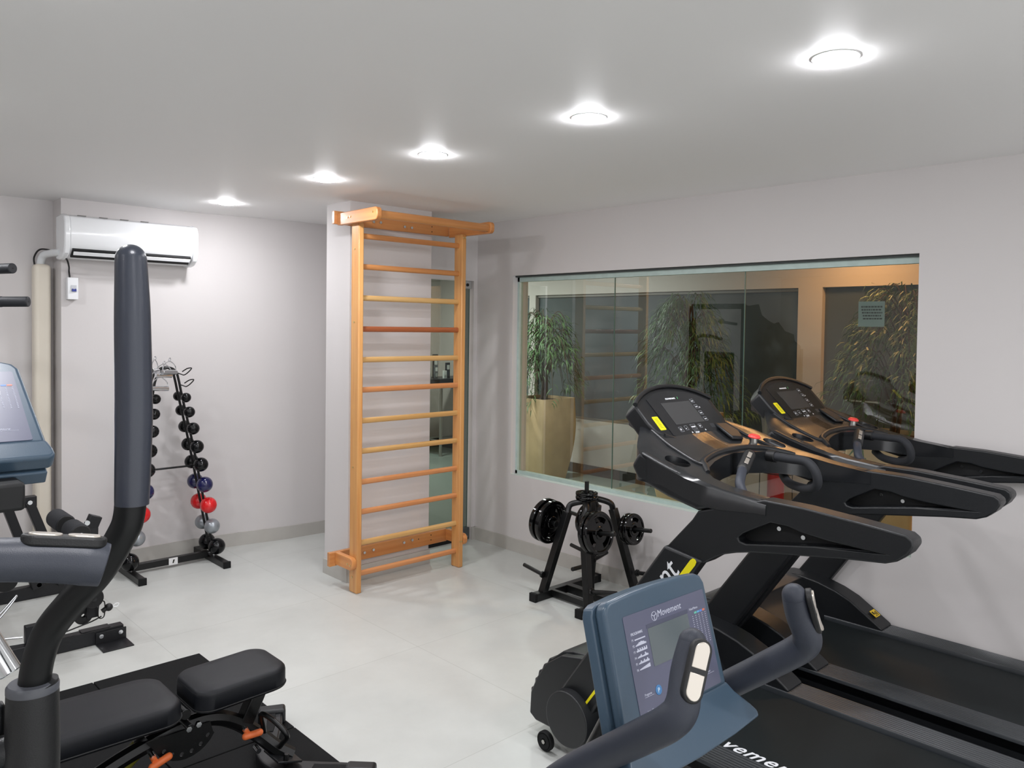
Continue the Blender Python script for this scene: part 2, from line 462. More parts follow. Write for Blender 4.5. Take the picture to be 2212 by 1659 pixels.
for k, (x, y) in enumerate(((.35, 4.9), (.35, 3.5), (.35, 2.03), (.35, .6), (.35, -1.2), (2.3, -.3), (2.3, -1.7), (-1.7, 3.2), (-1.7, .6))):
    lamp(x, y, 'round downlight '+('above the multi gym, outside the left edge of the view', 'above the elliptical trainer mast, outside the view', 'above the elliptical trainer console, outside the view', 'almost overhead of the camera', 'behind the camera on the left', 'behind the camera over the treadmill ends', 'farthest behind the camera', 'beside the left wall near the multi gym', 'beside the left wall near the camera')[k])
def area(name, loc, rot, size, power, col):
    l = bpy.data.lights.new(name, 'AREA'); l.shape = 'DISK'; l.size = size; l.energy = power; l.color = col
    o = bpy.data.objects.new(name, l); C.objects.link(o); o.location = loc; o.rotation_euler = rot; return o
area('corridor_lamp', (6.35, 2.85, 2.60), (0, 0, 0), .5, 22, (1, .44, .17))
area('corridor_lamp', (6.55, .2, 2.58), (0, 0, 0), .2, 70, (1, .48, .20))
area('corridor_lamp', (5.5, 5.6, 2.58), (0, 0, 0), .3, 42, (1, .95, .93))
area('reception_lamp', (5.3, 7.6, 2.58), (0, 0, 0), .3, 110, (1, .99, .97))

# ================================================================== AIR CONDITIONER
ac = thing('air_conditioner', (1.815, 5.74, 2.10), 'white split air conditioner high on the wall above the dumbbell rack', 'air conditioner')
xa, xb = 1.39, 2.245
prof = [(5.834, 2.12), (5.834, 2.385), (5.70, 2.39), (5.655, 2.375), (5.638, 2.34), (5.632, 2.28), (5.636, 2.20), (5.652, 2.165), (5.70, 2.125), (5.76, 2.108)]
obj('body', B().prism(prof, lambda y, z, x: V3((x, y, z)), xa+.035, xb-.035), white_plastic, ac, bev=.006, seg=3)
prof2 = [(5.834, 2.105), (5.834, 2.388), (5.70, 2.393), (5.648, 2.375), (5.630, 2.34), (5.625, 2.27), (5.630, 2.19), (5.650, 2.14), (5.70, 2.11), (5.76, 2.10)]
for x_ in (xa, xb-.036):
    obj('side_cap', B().prism(prof2, lambda y, z, x: V3((x, y, z)), x_, x_+.036), white_plastic, ac, bev=.008, seg=3)
slot = B().obox(((xa+xb)/2, 5.672, 2.143), ((1,0,0), (0, .80, -.60), (0,.60,.80)), ((xb-xa)/2-.05, .036, .0085))
obj('air_outlet', slot, deep_black, ac)
flap = B().obox(((xa+xb)/2, 5.646, 2.139), ((1,0,0), (0, .55, -.83), (0,.83,.55)), ((xb-xa)/2-.055, .013, .0025))
obj('louvre_flap', flap, white_plastic, ac, bev=.002)
for k in range(4):
    x_ = 1.50+k*.13
    obj('top_vent', B().obox((x_, 5.668, 2.386), ((1,0,0), (0,1,-.25), (0,.25,1)), (.026, .006, .0015)), mat('vent_shadow', '#8c8a88', .7), ac)
lg = mat('badge_grey', '#7c7d80', .4)
obj('badge', B().cyl((1.80, 5.6335, 2.192), (1.80, 5.6295, 2.192), .0062, n=20), lg, ac)
text('badge_letters', 'LG', lg, ac, (1.810, 5.630, 2.187), (1,0,0), (0,.05,1), .014)

# pipe duct, insulated pipe, cable, breaker
dm = mat('duct_beige', '#e4dccd', .5)
duct = obj('pipe_duct', B().box(1.287, 1.388, 5.93, 6.033, 0, 2.078), dm, bev=.028, seg=4, loc=(1.337, 5.98, 0))
tag(duct, 'beige vertical pipe duct standing in the corner left of the air conditioner', 'duct')
ip = obj('insulated_pipe', B().tube([(1.335, 5.985, 2.06), (1.335, 5.975, 2.10), (1.345, 5.95, 2.135), (1.365, 5.90, 2.147), (1.385, 5.82, 2.148), (1.405, 5.77, 2.148)], .024, n=18), mat('pipe_wrap', '#dfe2e4', .45, bump=.6, bscale=40), loc=(1.335, 5.985, 2.06))
tag(ip, 'white wrapped refrigerant pipe bending from the beige duct into the air conditioner', 'pipe')
cb = obj('power_cable', B().tube([(1.300, 5.99, 2.075), (1.297, 5.985, 2.12), (1.315, 5.96, 2.165), (1.345, 5.93, 2.175), (1.385, 5.80, 2.150), (1.42, 5.72, 2.11), (1.445, 5.75, 2.06), (1.462, 5.815, 2.03), (1.468, 5.818, 1.985)], .0055, n=10), mat('cable_black', '#101010', .5), loc=(1.3, 5.99, 2.075))
tag(cb, 'black power cable looping from the duct to the small switch box', 'cable')
bk = thing('breaker_box', (1.4795, 5.835, 1.84), 'small white breaker box on the wall below the air conditioner', 'switch')
obj('box', B().box(1.447, 1.512, 5.79, 5.836, 1.845, 1.99), white_plastic, bk, bev=.004)
obj('toggle_window', B().box(1.467, 1.500, 5.786, 5.791, 1.895, 1.94), mat('breaker_grey', '#c9ccd0', .4), bk)
obj('toggle', B().box(1.471, 1.497, 5.777, 5.79, 1.899, 1.910).box(1.472, 1.480, 5.777, 5.79, 1.908, 1.916).box(1.488, 1.496, 5.777, 5.79, 1.908, 1.916), mat('toggle_blue', '#2f3f9a', .4), bk)

# ================================================================== WALL BARS
wz = wood('beech_z', '#c98a4e', '#dba565', 2)
wx = [wood('beech_x', '#bd7a44', '#cf9156', 0), wood('beech_x_pale', '#c99a5c', '#d8b074', 0), wood('beech_x_red', '#9a5230', '#ad6238', 0), wood('beech_x_orange', '#c98350', '#d49562', 0)]
wy = wood('beech_y', '#c67e46', '#d89555', 1)
sb = thing('wall_bars', (3.12, 4.30, 0), 'beech wooden wall bars with twelve rungs fixed to the white column', 'wall bars')
for xa_, xb_ in ((2.697, 2.735), (3.534, 3.572)):
    pl = [(y, z) for y, z in ((4.340, 0), (4.340, 2.345), (4.262, 2.345), (4.252, 2.33), (4.252, 0))]
    obj('upright', B().prism(pl, lambda y, z, x: V3((x, y, z)), xa_, xb_), wz, sb, bev=.007, seg=3)
rz = [2.265, 2.071, 1.873, 1.676, 1.481, 1.289, 1.092, .897, .700, .508, .309, .113]
rc = [0, 0, 1, 2, 1, 3, 1, 1, 3, 3, 1, 3]
for z, c in zip(rz, rc):
    pr = [(z_, y_) for z_, y_ in rpoly(.036, .028, .013, 5)]
    b = B().prism(pr, lambda a, b_, x: V3((x, 4.297+b_, z+a)), 2.733, 3.536)
    obj('rung', b, wx[c], sb)
obj('mounting_board', B().box(2.640, 3.575, 4.452, 4.482, 2.345, 2.428), wx[0], sb, bev=.003)
obj('mounting_board', B().box(2.622, 3.585, 4.452, 4.482, .142, .232), wx[0], sb, bev=.003)
def armpoly(y0, y1, z0, z1, r=.03, rise=0, n=6):
    o = [(y1, z0), (y1, z1)]
    for k in range(n+1):
        a = PI/2+PI/2*k/n; o.append((y0+r+r*math.cos(a), z1+rise-r+r*math.sin(a)))
    for k in range(n+1):
        a = PI+PI/2*k/n; o.append((y0+r+r*math.cos(a), z0+rise+r+r*math.sin(a)))
    return o
for xa_, xb_ in ((2.662, 2.696), (3.573, 3.607)):
    obj('top_arm', B().prism(armpoly(4.0, 4.453, 2.336, 2.414, .028), lambda y, z, x: V3((x, y, z)), xa_, xb_), wy, sb, bev=.004)
    obj('bottom_arm', B().prism(armpoly(4.245, 4.453, .152, .232, .036), lambda y, z, x: V3((x, y, z)), xa_, xb_), wy, sb, bev=.004)
obj('pull_up_bar', B().prism(rpoly(.052, .046, .02, 5), lambda a, b_, x: V3((x, 4.035+b_, 2.372+a)), 2.694, 3.575), wx[0], sb)
screw = mat('brass_screw', '#d9cf9a', .3, metal=1.)
sc_l = [(2.661, 4.33, 2.375), (2.661, 4.30, 2.378), (2.661, 4.05, 2.385), (2.696, 4.30, 2.18), (2.696, 4.30, 1.72), (2.696, 4.30, .80), (2.661, 4.30, .19), (2.661, 4.27, .185), (2.696, 4.30, .10)]
for q in sc_l:
    obj('screw', B().cyl(q, (q[0]-.003, q[1], q[2]), .0055, n=12), screw, sb)
for x_, z_ in ((2.93, 2.385), (2.985, 2.386), (3.18, 2.376), (3.24, 2.375), (2.88, .19), (2.95, .196), (3.20, .20), (3.27, .205)):
    obj('bolt', B().cyl((x_, 4.453, z_), (x_, 4.440, z_), .010, .009, n=16), chrome, sb)
for x_, z_ in ((3.42, 2.40), (3.42, 2.365), (3.44, .21), (3.44, .175), (3.33, .20)):
    obj('screw', B().cyl((x_, 4.453, z_), (x_, 4.450, z_), .004, n=10), dark_print, sb)
for xx in (3.545, 3.560):
    for zz in (2.32, .185):
        obj('screw', B().cyl((xx, 4.252, zz), (xx, 4.2495, zz), .005, n=12), screw, sb)

# ================================================================== DUMBBELL RACK
rk = thing('dumbbell_rack', (2.03, 5.6, 0), 'black twin-rail A-shaped dumbbell rack below the air conditioner', 'rack')
for x_ in (1.755, 2.315):
    ft = obj('foot', B().beam((x_, 5.30, .022), (x_, 5.90, .022), .045, .042), black_metal, rk, bev=.003)
    for y_ in (5.298, 5.902):
        obj('end_cap', B().box(x_-.025, x_+.025, y_-.008, y_+.008, 0, .046), rubber, ft, bev=.002)
    for y_ in (5.52, 5.60):
        obj('bolt', B().cyl((x_, y_, .043), (x_, y_, .052), .009, n=12), chrome, ft)
obj('floor_bar', B().beam((1.78, 5.58, .045), (2.29, 5.58, .045), .04, .045), black_metal, rk, bev=.003)
pl_ = obj('name_plate', B().box(2.015, 2.075, 5.556, 5.559, .02, .068), mat('plate_white', '#e8e8e8', .4), rk)
obj('emblem', B().prism([(-.006,-.012),(.001,-.012),(.009,.012),(-.001,.012)], lambda u, v, w: V3((2.045+u, w, .044+v)), 5.553, 5.556), dark_print, pl_)
for y_ in (5.565, 5.635):
    pts = [(1.735, y_, .04), (1.800, y_, .41), (1.860, y_, .83), (1.905, y_, 1.18), (1.925, y_, 1.30), (1.95, y_, 1.355), (1.99, y_, 1.385), (2.03, y_, 1.388), (2.065, y_, 1.36), (2.083, y_, 1.30), (2.108, y_, 1.18), (2.185, y_, .83), (2.265, y_, .41), (2.335, y_, .04)]
    obj('rail', B().tube(pts, .0085, n=12), black_metal, rk)
obj('cross_bar', B().cyl((1.885, 5.6, .690), (2.205, 5.6, .690), .007, n=12), black_metal, rk)
for z_, x_ in ((1.355, 2.075), (1.275, 2.09)):
    hp = [(x_-.01, 5.555, z_), (x_+.005, 5.52, z_-.008), (x_+.012, 5.48, z_-.012), (x_+.028, 5.455, z_+.005), (x_+.05, 5.445, z_+.035), (x_+.03, 5.47, z_+.032), (x_+.008, 5.50, z_+.01)]
    obj('hook', B().tube(hp, .004, n=8), black_metal, rk)
# dumbbells
dzs = [1.182, 1.0805, .9635, .834, .705, .561, .411, .256, .106]
xr = [2.119, 2.141, 2.167, 2.193, 2.220, 2.246, 2.273, 2.300, 2.334]
xl = [1.915, 1.905, 1.893, 1.877, 1.860, 1.845, 1.820, 1.792, 1.745]
rr = [.034, .0385, .043, .0465, .050, .0555, .057, .053, .058]
dc = ['black']*5+['navy', 'red', 'silver', 'black']
dm_ = {'black': mat('ball_black', '#08090b', .1, coat=.0, spec=.35), 'navy': mat('ball_navy', '#14164a', .15, coat=.5),
       'red': mat('ball_red', '#d8161b', .2, coat=.4), 'silver': mat('ball_silver', '#9a9fa4', .28, metal=.5)}
hbar = mat('dumbbell_bar', '#26272a', .35, metal=.6)
words = ['topmost', 'second from the top', 'third from the top', 'fourth from the top', 'fifth from the top', '', '', '', 'lowest']
for side, xs in (('right', xr), ('left', xl)):
    for i in range(9):
        x, z, r = xs[i], dzs[i], rr[i]
        t = thing('dumbbell', (x, 5.60, z), '', 'dumbbell', 'ball dumbbells on the rack')
        if dc[i] == 'black':
            t['label'] = '%s black ball dumbbell on the %s leg of the rack' % (words[i], side)
        else:
            t['label'] = '%s ball dumbbell on the %s leg of the A-shaped rack' % ({'navy': 'dark blue', 'red': 'red', 'silver': 'silver grey'}[dc[i]], side)
        d = .052+r*.6
        for sgn in (-1, 1):
            obj('weight_ball', B().sphere((x, 5.60+sgn*d, z), r, 28, 16), dm_[dc[i]], t)
        obj('handle', B().cyl((x, 5.60-d+r*.8, z), (x, 5.60+d-r*.8, z), .011, n=14), hbar, t)
# chrome cable handles hung on the top of the rack
def cable_handle(x, y, z, ang, label):
    t = thing('cable_handle', (x, y, z), label, 'exercise handle', 'chrome cable handles on the dumbbell rack')
    d = V3((math.cos(ang), math.sin(ang)*.6, -.05)).normalized()
    c = V3((x, y, z))
    obj('grip', B().cyl(c-d*.055, c+d*.055, .017, n=18), chrome, t, bev=.002)
    loop = [c-d*.052, c-d*.045+V3((0,0,.045)), c+V3((0,0,.075)), c+d*.045+V3((0,0,.045)), c+d*.052]
    obj('bail', B().tube(loop, .0032, n=8), chrome, t)
    obj('ring', B().tube([c+V3((0,0,.072)), c+V3((.008,0,.084)), c+V3((.003,0,.098)), c+V3((-.006,0,.084))], .0025, n=8, closed=True), chrome, t)
cable_handle(1.955, 5.49, 1.345, .15, 'chrome cable handle hanging at the front of the rack top')
cable_handle(1.90, 5.50, 1.375, 1.1, 'chrome cable handle tilted at the left of the rack top')
cable_handle(1.985, 5.47, 1.365, .5, 'chrome cable handle lying across the rack top, nearest the hooks')
cable_handle(1.935, 5.50, 1.255, .1, 'chrome cable handle hanging lowest below the rack top')

# ================================================================== WEIGHT PLATE TREE
tr_ = thing('plate_tree', (3.75, 3.22, 0), 'black steel weight plate tree in front of the window wall', 'weight tree')
for y_ in (3.42, 3.04):
    fb = obj('base_bar', B().beam((3.45, y_, .025), (4.05, y_, .025), .05, .05), black_metal, tr_, bev=.003)
    for x_ in (3.448, 4.052):
        obj('end_cap', B().box(x_-.012, x_+.012, y_-.028, y_+.028, 0, .053), rubber, fb, bev=.003)
obj('base_link', B().beam((3.75, 3.06, .03), (3.75, 3.40, .03), .05, .045).beam((3.6, 3.06, .03), (3.6, 3.40, .03), .03, .04), black_metal, tr_, bev=.003)
topz = .60
for (x_, y_) in ((3.53, 3.42), (3.53, 3.04), (3.98, 3.04), (3.98, 3.42)):
    tx = 3.75+(x_-3.75)*.62; ty = 3.23+(y_-3.23)*.35
    obj('post', B().beam((x_, y_, .04), (tx, ty, .56), .045, .045, up=(0,1,0)), black_metal, tr_, bev=.003)
    arch = [(tx, ty, .55), (tx*.8+3.75*.2, ty, .60), (3.75+(tx-3.75)*.4, 3.23, .625), (3.75, 3.23, .63)]
    obj('arch_arm', B().tube(arch, .019, n=12), black_metal, tr_)
obj('centre_post', B().beam((3.75, 3.23, .04), (3.75, 3.23, .62), .05, .05, up=(0,1,0)), black_metal, tr_, bev=.003)
obj('top_peg', B().cyl((3.72, 3.235, .60), (3.72, 3.235, .745), .0135), black_metal, tr_)
def peg(p, d, L, r=.0125):
    p = V3(p); d = V3(d).normalized()
    o = obj('peg', B().cyl(p, p+d*L, r, n=16), black_metal, tr_, bev=.002)
    obj('collar', B().cyl(p-d*.002, p+d*.012, .021, n=16), black_metal, o, bev=.002)
peg((3.51, 3.40, .16), (-.02, 1, .16), .17); peg((3.53, 3.02, .145), (.02, -1, .2), .19)
peg((3.97, 3.42, .20), (0, 1, .16), .17); peg((3.96, 3.02, .17), (.02, -1, .14), .18)
peg((3.73, 3.22, .22), (-1, -.1, .06), .17); peg((3.77, 3.22, .24), (1, .1, .12), .16)
PA = ((3.58, 3.36, .475), (0, 1, .10)); PB = ((3.58, 3.10, .475), (0, -1, .14)); PC = ((3.93, 3.10, .44), (0, -1, .12)); PD = ((3.93, 3.36, .44), (0, 1, .10))
for q, d in (PA, PB, PC, PD): peg(q, d, .21, .0135)
PM = {}
def plate(center, axis, R, T, label):
    key = (R, T); ax = V3(axis).normalized()
    if key not in PM:
        prof = [(.024, -T*.5), (.036, -T*.5), (.040, -T*.36), (R*.80, -T*.32), (R*.86, -T*.5), (R*.97, -T*.5), (R, -T*.28), (R, T*.28), (R*.97, T*.5), (R*.86, T*.5), (R*.80, T*.32), (.040, T*.36), (.036, T*.5), (.024, T*.5), (.024, -T*.5)]
        b = B().lathe(prof, (0,0,0), (0,0,1), 48)
        cuts = []
        for k in range(3):
            a0 = 2*PI*k/3+.3; a1 = a0+1.15; po = []
            for j in range(9): a = a0+(a1-a0)*j/8; po.append((R*.74*math.cos(a), R*.74*math.sin(a)))
            for j in range(9): a = a1-(a1-a0)*j/8; po.append((R*.50*math.cos(a), R*.50*math.sin(a)))
            cuts.append(B().prism(po, XYZ, -T, T))
        o = obj('weight_plate', b, black_gloss, bev=.0015, cutters=cuts, ang=30)
        PM[key] = o.data; 
    else:
        o = bpy.data.objects.new('weight_plate', PM[key]); C.objects.link(o)
        md = o.modifiers.new('bevel', 'BEVEL'); md.width = .0015; md.segments = 2; md.limit_method = 'ANGLE'; md.angle_limit = math.radians(40)
    o.location = center; o.rotation_mode = 'QUATERNION'
    o.rotation_quaternion = V3((0,0,1)).rotation_difference(ax) @ Quaternion((0,0,1), .5)
    return tag(o, label, 'weight plate', 'rubber weight plates on the tree')
def along(pg, t): return V3(pg[0])+V3(pg[1]).normalized()*t
plate(along(PA, .045), PA[1], .137, .032, 'large black weight plate on the left peg, nearer the tree')
plate(along(PA, .095), PA[1], .137, .032, 'large black weight plate on the left peg, outermost')
plate(along(PB, .045), PB[1], .128, .030, 'large black weight plate on the front peg, inner one of the pair')
plate(along(PB, .085), PB[1], .128, .030, 'large black weight plate facing the camera, outer one of the front pair')
plate(along(PC, .040), PC[1], .098, .026, 'small black weight plate on the right peg, inner one')
plate(along(PC, .072), PC[1], .098, .026, 'small black weight plate on the right peg, outer one by the window wall')
plate(along(PD, .045), PD[1], .112, .028, 'black weight plate on the rear peg behind the front pair')
plate((3.72, 3.235, .645), (0, .03, 1), .070, .020, 'small flat weight plate lying on the tree top, lower one')
plate((3.72, 3.235, .668), (.02, .0, 1), .070, .020, 'small flat weight plate lying on the tree top, upper one')
# ================================================================== TREADMILLS
TX = 2.715
tm = thing('treadmill', (TX, 1.2, 0), 'black treadmill nearest the camera, its handrail reaching over the blue console', 'treadmill', 'treadmills facing the window wall')
YZ = lambda y, z, x: V3((x, y, z))
zY = [.7, .802, .94, 1.12, 1.25, 1.40, 1.54, 1.66, 1.723, 1.80, 1.87, 1.95, 2.1]
zZ = [1.10, 1.122, 1.140, 1.152, 1.160, 1.176, 1.203, 1.240, 1.262, 1.30, 1.337, 1.365, 1.40]
def interp(x, xs, ys):
    if x <= xs[0]: return ys[0]
    for i in range(len(xs)-1):
        if x <= xs[i+1]: return ys[i]+(ys[i+1]-ys[i])*(x-xs[i])/(xs[i+1]-xs[i])
    return ys[-1]
# deck
comb = []
for k in range(9):
    x_ = k*.0148; comb += [(x_, .232), (x_+.0035, .237), (x_+.0085, .237), (x_+.0115, .232)]
for s in (-1, 1):
    base = 2.307 if s < 0 else 2.990
    pl = [(base, .19)]+[(base+u, z) for u, z in comb]+[(base+.1325, .19)]
    obj('foot_rail', B().prism(pl, lambda x, z, y: V3((x, y, z)), .12, 1.93), mat('ribbed_rail', '#2b2f33', .3, spec=.6), tm)
    xo = base if s < 0 else base+.1325
    sp = B().box(min(xo, xo-s*.03), max(xo, xo-s*.03), .12, 1.95, .13, .226).box(min(xo+s*.008, xo-s*.03), max(xo+s*.008, xo-s*.03), .12, 1.95, .06, .13)
    obj('side_panel', sp, tread_plastic, tm, bev=.004)
obj('running_belt', B().box(2.446, 2.984, .10, 1.90, .155, .222), belt_m, tm, bev=.012)
obj('rear_roller', B().cyl((2.44, .12, .18), (2.99, .12, .18), .045), tread_plastic, tm)
for x_ in (2.36, 3.06):
    obj('rear_foot', B().cyl((x_, .22, 0), (x_, .22, .13), .03), rubber, tm)
text('deck_lettering', 'Movement', white_m, tm, (2.458, 1.622, .2226), (.0, -1, 0), (1, 0, 0), .088, shear=.35, bold=.0008, space=1.1)
# motor cover with two side wings
hood = [(2.295, .07), (2.335, .085), (2.335, .178), (2.315, .182), (2.312, .225), (2.298, .229), (2.29, .265), (2.275, .268), (2.262, .300), (2.246, .303), (2.232, .333), (2.216, .336), (2.155, .385), (2.10, .402), (2.02, .411), (1.925, .402), (1.80, .236), (1.80, .07)]
obj('motor_cover', B().prism(hood, YZ, 2.345, 3.085), tread_plastic, tm, bev=.008, seg=3)
side = [(2.27, .07), (2.305, .09), (2.30, .18), (2.265, .255), (2.215, .325), (2.13, .385), (2.03, .407), (1.94, .411), (1.84, .398), (1.75, .375), (1.675, .345), (1.60, .298), (1.52, .247), (1.512, .236), (1.56, .226), (1.85, .226), (1.90, .07)]
for xa_, xb_ in ((2.309, 2.43), (3.0, 3.121)):
    obj('cover_wing', B().prism(side, YZ, xa_, xb_), tread_plastic, tm, bev=.007, seg=3)
# safety stickers on the wing ends
for xa_ in (2.37, 3.062):
    p = V3((xa_, 1.578, .2855)); d = V3((0, -.845, -.535)); ex = V3((1, 0, 0)); n_ = V3((0, -.535, .845))
    st = obj('safety_sticker', B().obox(p+n_*.0085, (ex, d, n_), (.026, .020, .0008)), amber_m, tm)
    pic = B()
    for u, v, hw, hh in ((-.014, -.004, .006, .008), (.0, .002, .004, .007), (.011, 0, .0015, .010), (.016, 0, .0015, .010), (0, .014, .02, .0012)):
        pic.obox(p+n_*.0098+ex*u+d*v, (ex, d, n_), (hw, hh, .0004))
    obj('pictogram', pic, dark_print, st)
# discs, wheels
for s in (-1, 1):
    xo = 2.232 if s < 0 else 3.160; xi = 2.31 if s < 0 else 3.12
    obj('pivot_disc', B().cyl((xi, 2.03, .187), (xo, 2.03, .187), .112, .106, n=56), tread_plastic, tm, bev=.004)
    xw = 2.252 if s < 0 else 3.14
    w_ = obj('transport_wheel', B().lathe([(.012, -.012), (.030, -.013), (.030, -.009), (.036, -.012), (.040, -.008), (.040, .008), (.036, .012), (.012, .012)], (xw+.012, 2.165, .041), (1,0,0), 32), rubber, tm)
    obj('axle_bolt', B().cyl((xw-.004, 2.165, .041), (xw+.02, 2.165, .041), .009, n=6), steel, w_)
# posts
post = [(2.10, .27), (1.614, .948), (1.462, .925), (1.86, .345), (1.975, .165), (2.04, .18)]
for s, (xa_, xb_) in ((-1, (2.268, 2.325)), (1, (3.105, 3.160))):
    p_ = obj('post', B().prism(post, YZ, xa_, xb_), tread_plastic, tm, bev=.010, seg=3)
    if s < 0:
        d = V3((0, -.583, .8124)); nrm = V3((0, .8124, .583))
        text('post_lettering', 'movement', white_m, p_, (2.2672, 1.545, .868), d, nrm, .108, shear=.15, space=.98, align='RIGHT')
        a0 = V3((2.2674, 1.996, .214)); a1 = V3((2.2674, 1.487, .925)); dd = (a1-a0).normalized(); nn = V3((0, dd.z, -dd.y))
        yb = B().add([a0-nn*.004, a0+nn*.004, a1+nn*.012, a1+dd*.008+nn*.008, a1+dd*.011, a1+dd*.008-nn*.008, a1-nn*.012], [(0,1,2,3,4,5,6)])
        yb2 = B().prism([(-.004, 0), (.004, 0), (.012, .86), (.009, .872), (0, .876), (-.009, .872), (-.012, .86)], lambda u, t, w: a0+nn*u+dd*t+V3((w, 0, 0)), -.0006, .001)
        obj('yellow_stripe', yb2, yellow_m, p_)
# handrails (with slot), outer plane X = 2.28
rail = [(1.25, 1.166), (1.49, 1.088), (1.512, 1.055), (1.62, .935), (1.462, .915), (1.42, .945), (1.385, .963), (1.342, .977), (1.287, .990), (1.13, 1.014), (.981, 1.036), (.875, 1.048), (.843, 1.061), (.815, 1.086), (.800, 1.112), (.803, 1.128), (.820, 1.140), (.94, 1.151), (1.12, 1.164)]
slotp = [(1.338, 1.027), (1.330, 1.018), (1.308, 1.015), (1.227, 1.030), (1.078, 1.056), (.927, 1.073), (1.04, 1.078), (1.122, 1.086), (1.167, 1.097), (1.224, 1.098), (1.262, 1.078), (1.320, 1.045)]
for s in (-1, 1):
    a, b_ = (2.283, 2.352) if s < 0 else (3.078, 3.147)
    r_ = obj('handrail', B().prism(rail, YZ, a, b_), tread_plastic, tm, bev=.016, seg=4, cutters=[B().prism(slotp, YZ, a-.05, b_+.05)])
    obj('slot_liner', B().prism(slotp, YZ, a+.045, b_-.016), deep_black, r_)
    for yy, zz in ((1.215, 1.075), (1.135, 1.063)):
        obj('bolt', B().cyl((a+.038, yy, zz), (a+.047, yy, zz), .007, n=14), chrome, r_)
# tray between the handrails
hoY = [1.24, 1.66, 1.72, 1.745, 1.77, 1.80, 1.84, 1.873, 1.90, 1.97]; hoV = [.435, .435, .434, .428, .408, .362, .302, .250, .228, .20]
hiY = [1.24, 1.40, 1.48, 1.53, 1.556, 1.585, 1.605, 1.616]; hiV = [.362, .362, .352, .315, .26, .18, .09, 0]
ys = [1.24, 1.28, 1.32, 1.36, 1.40, 1.44, 1.48, 1.51, 1.53, 1.545, 1.556, 1.57, 1.585, 1.597, 1.605, 1.612, 1.616, 1.64, 1.67, 1.70, 1.723, 1.745, 1.765, 1.79, 1.82, 1.86, 1.90, 1.94, 1.97]
tb = B(); K = 8
for s in (-1, 1):
    vs = []; fs = []; N = len(ys)
    for i, y in enumerate(ys):
        ho = interp(y, hoY, hoV); hi = interp(y, hiY, hiV); z = interp(y, zY, zZ)
        th = min(.085, .045+.2*max(0, y-1.26))
        if 1.60 < y < 1.88: th = max(th, min(z-1.15, .085+(y-1.60)*.9))
        if y >= 1.88: th = .06
        rs = min(1, max(0, (y-1.685)/.075)); rs = rs*rs*(3-2*rs)
        for k in range(K+1):
            t = k/K; u = hi+(ho-hi)*t
            ed = .012*(max(0, (t-.86)/.14))**2
            ru = min(1, max(0, (u-.27)/.12)); ru = ru*ru*(3-2*ru)
            vs.append((TX+s*u, y, z-ed))
        for k in range(K+1):
            t = k/K; u = hi+(ho-hi)*t
            vs.append((TX+s*u, y, z-th if t < .99 else z-th+.004))
    W = 2*(K+1)
    for i in range(N-1):
        for k in range(K):
            fs.append((i*W+k, i*W+k+1, (i+1)*W+k+1, (i+1)*W+k))
            fs.append((i*W+K+1+k, (i+1)*W+K+1+k, (i+1)*W+K+2+k, i*W+K+2+k))
        for k in (0, K):
            fs.append((i*W+k, (i+1)*W+k, (i+1)*W+K+1+k, i*W+K+1+k))
    for i in (0, N-1):
        fs.append(tuple(i*W+k for k in range(K+1))+tuple(i*W+K+1+k for k in range(K, -1, -1)))
    tb.add(vs, fs)
cupc = []
for cx_, cy_ in ((2.362, 1.628), (3.062, 1.632)):
    cupc.append(B().cyl((cx_, cy_, 1.168), (cx_, cy_, 1.40), .0455, n=40))
tray = obj('tray', tb, tray_plastic, tm, cutters=cupc, ang=40)
for cx_, cy_ in ((2.362, 1.628), (3.062, 1.632)):
    obj('cup_holder', B().lathe([(.0001, 0), (.043, 0), (.0445, .004), (.0452, .055), (.044, .055), (.043, .006), (.0001, .005)], (cx_, cy_, 1.162), (0,0,1), 36), deep_black, tray)
# cowl side walls below the tray
cowl = [(1.255, 1.163), (1.40, 1.172), (1.54, 1.198), (1.66, 1.234), (1.740, 1.262), (1.776, 1.205), (1.745, 1.157), (1.616, 1.115), (1.492, 1.088)]
for a, b_ in ((2.281, 2.345), (3.085, 3.149)):
    obj('side_cowl', B().prism(cowl, YZ, a, b_), tread_plastic, tray, bev=.016, seg=4)
def onz(x, y, dz=0): return V3((x, y, interp(y, zY, zZ)+dz))
for s in (-1, 1):
    pts = [onz(TX+s*u, y, .002) for u, y in ((.238, 1.885), (.262, 1.75), (.271, 1.675), (.281, 1.60), (.262, 1.568))]
    obj('ridge', B().tube(pts, .0065, n=10), tread_plastic, tray)
lip = [onz(TX+u, y, .000) for u, y in ((-.315, 1.527), (-.275, 1.562), (-.235, 1.597), (-.10, 1.632), (.02, 1.640), (.12, 1.635), (.21, 1.610), (.262, 1.575), (.315, 1.525))]
obj('front_lip', B().tube(lip, [.008]+[.013]*7+[.008], n=14), tread_plastic, tray)
obj('accessory_tray', B().prism([(2.845, 1.70), (2.905, 1.685), (2.950, 1.735), (2.94, 1.79), (2.87, 1.80)], lambda x, y, w: onz(x, y, w), .0, .016), tread_plastic, tray, bev=.006)
es = B().cyl((2.925, 1.652, 1.225), (2.925, 1.650, 1.262), .0155)
e_ = obj('emergency_stop', es, steel, tm)
obj('red_button', B().lathe([(.0001, .014), (.016, .013), (.023, .008), (.025, .003), (.024, 0), (.014, -.002), (.012, -.006)], (2.925, 1.648, 1.264), (0, -.15, 1), 28), red_m, e_)
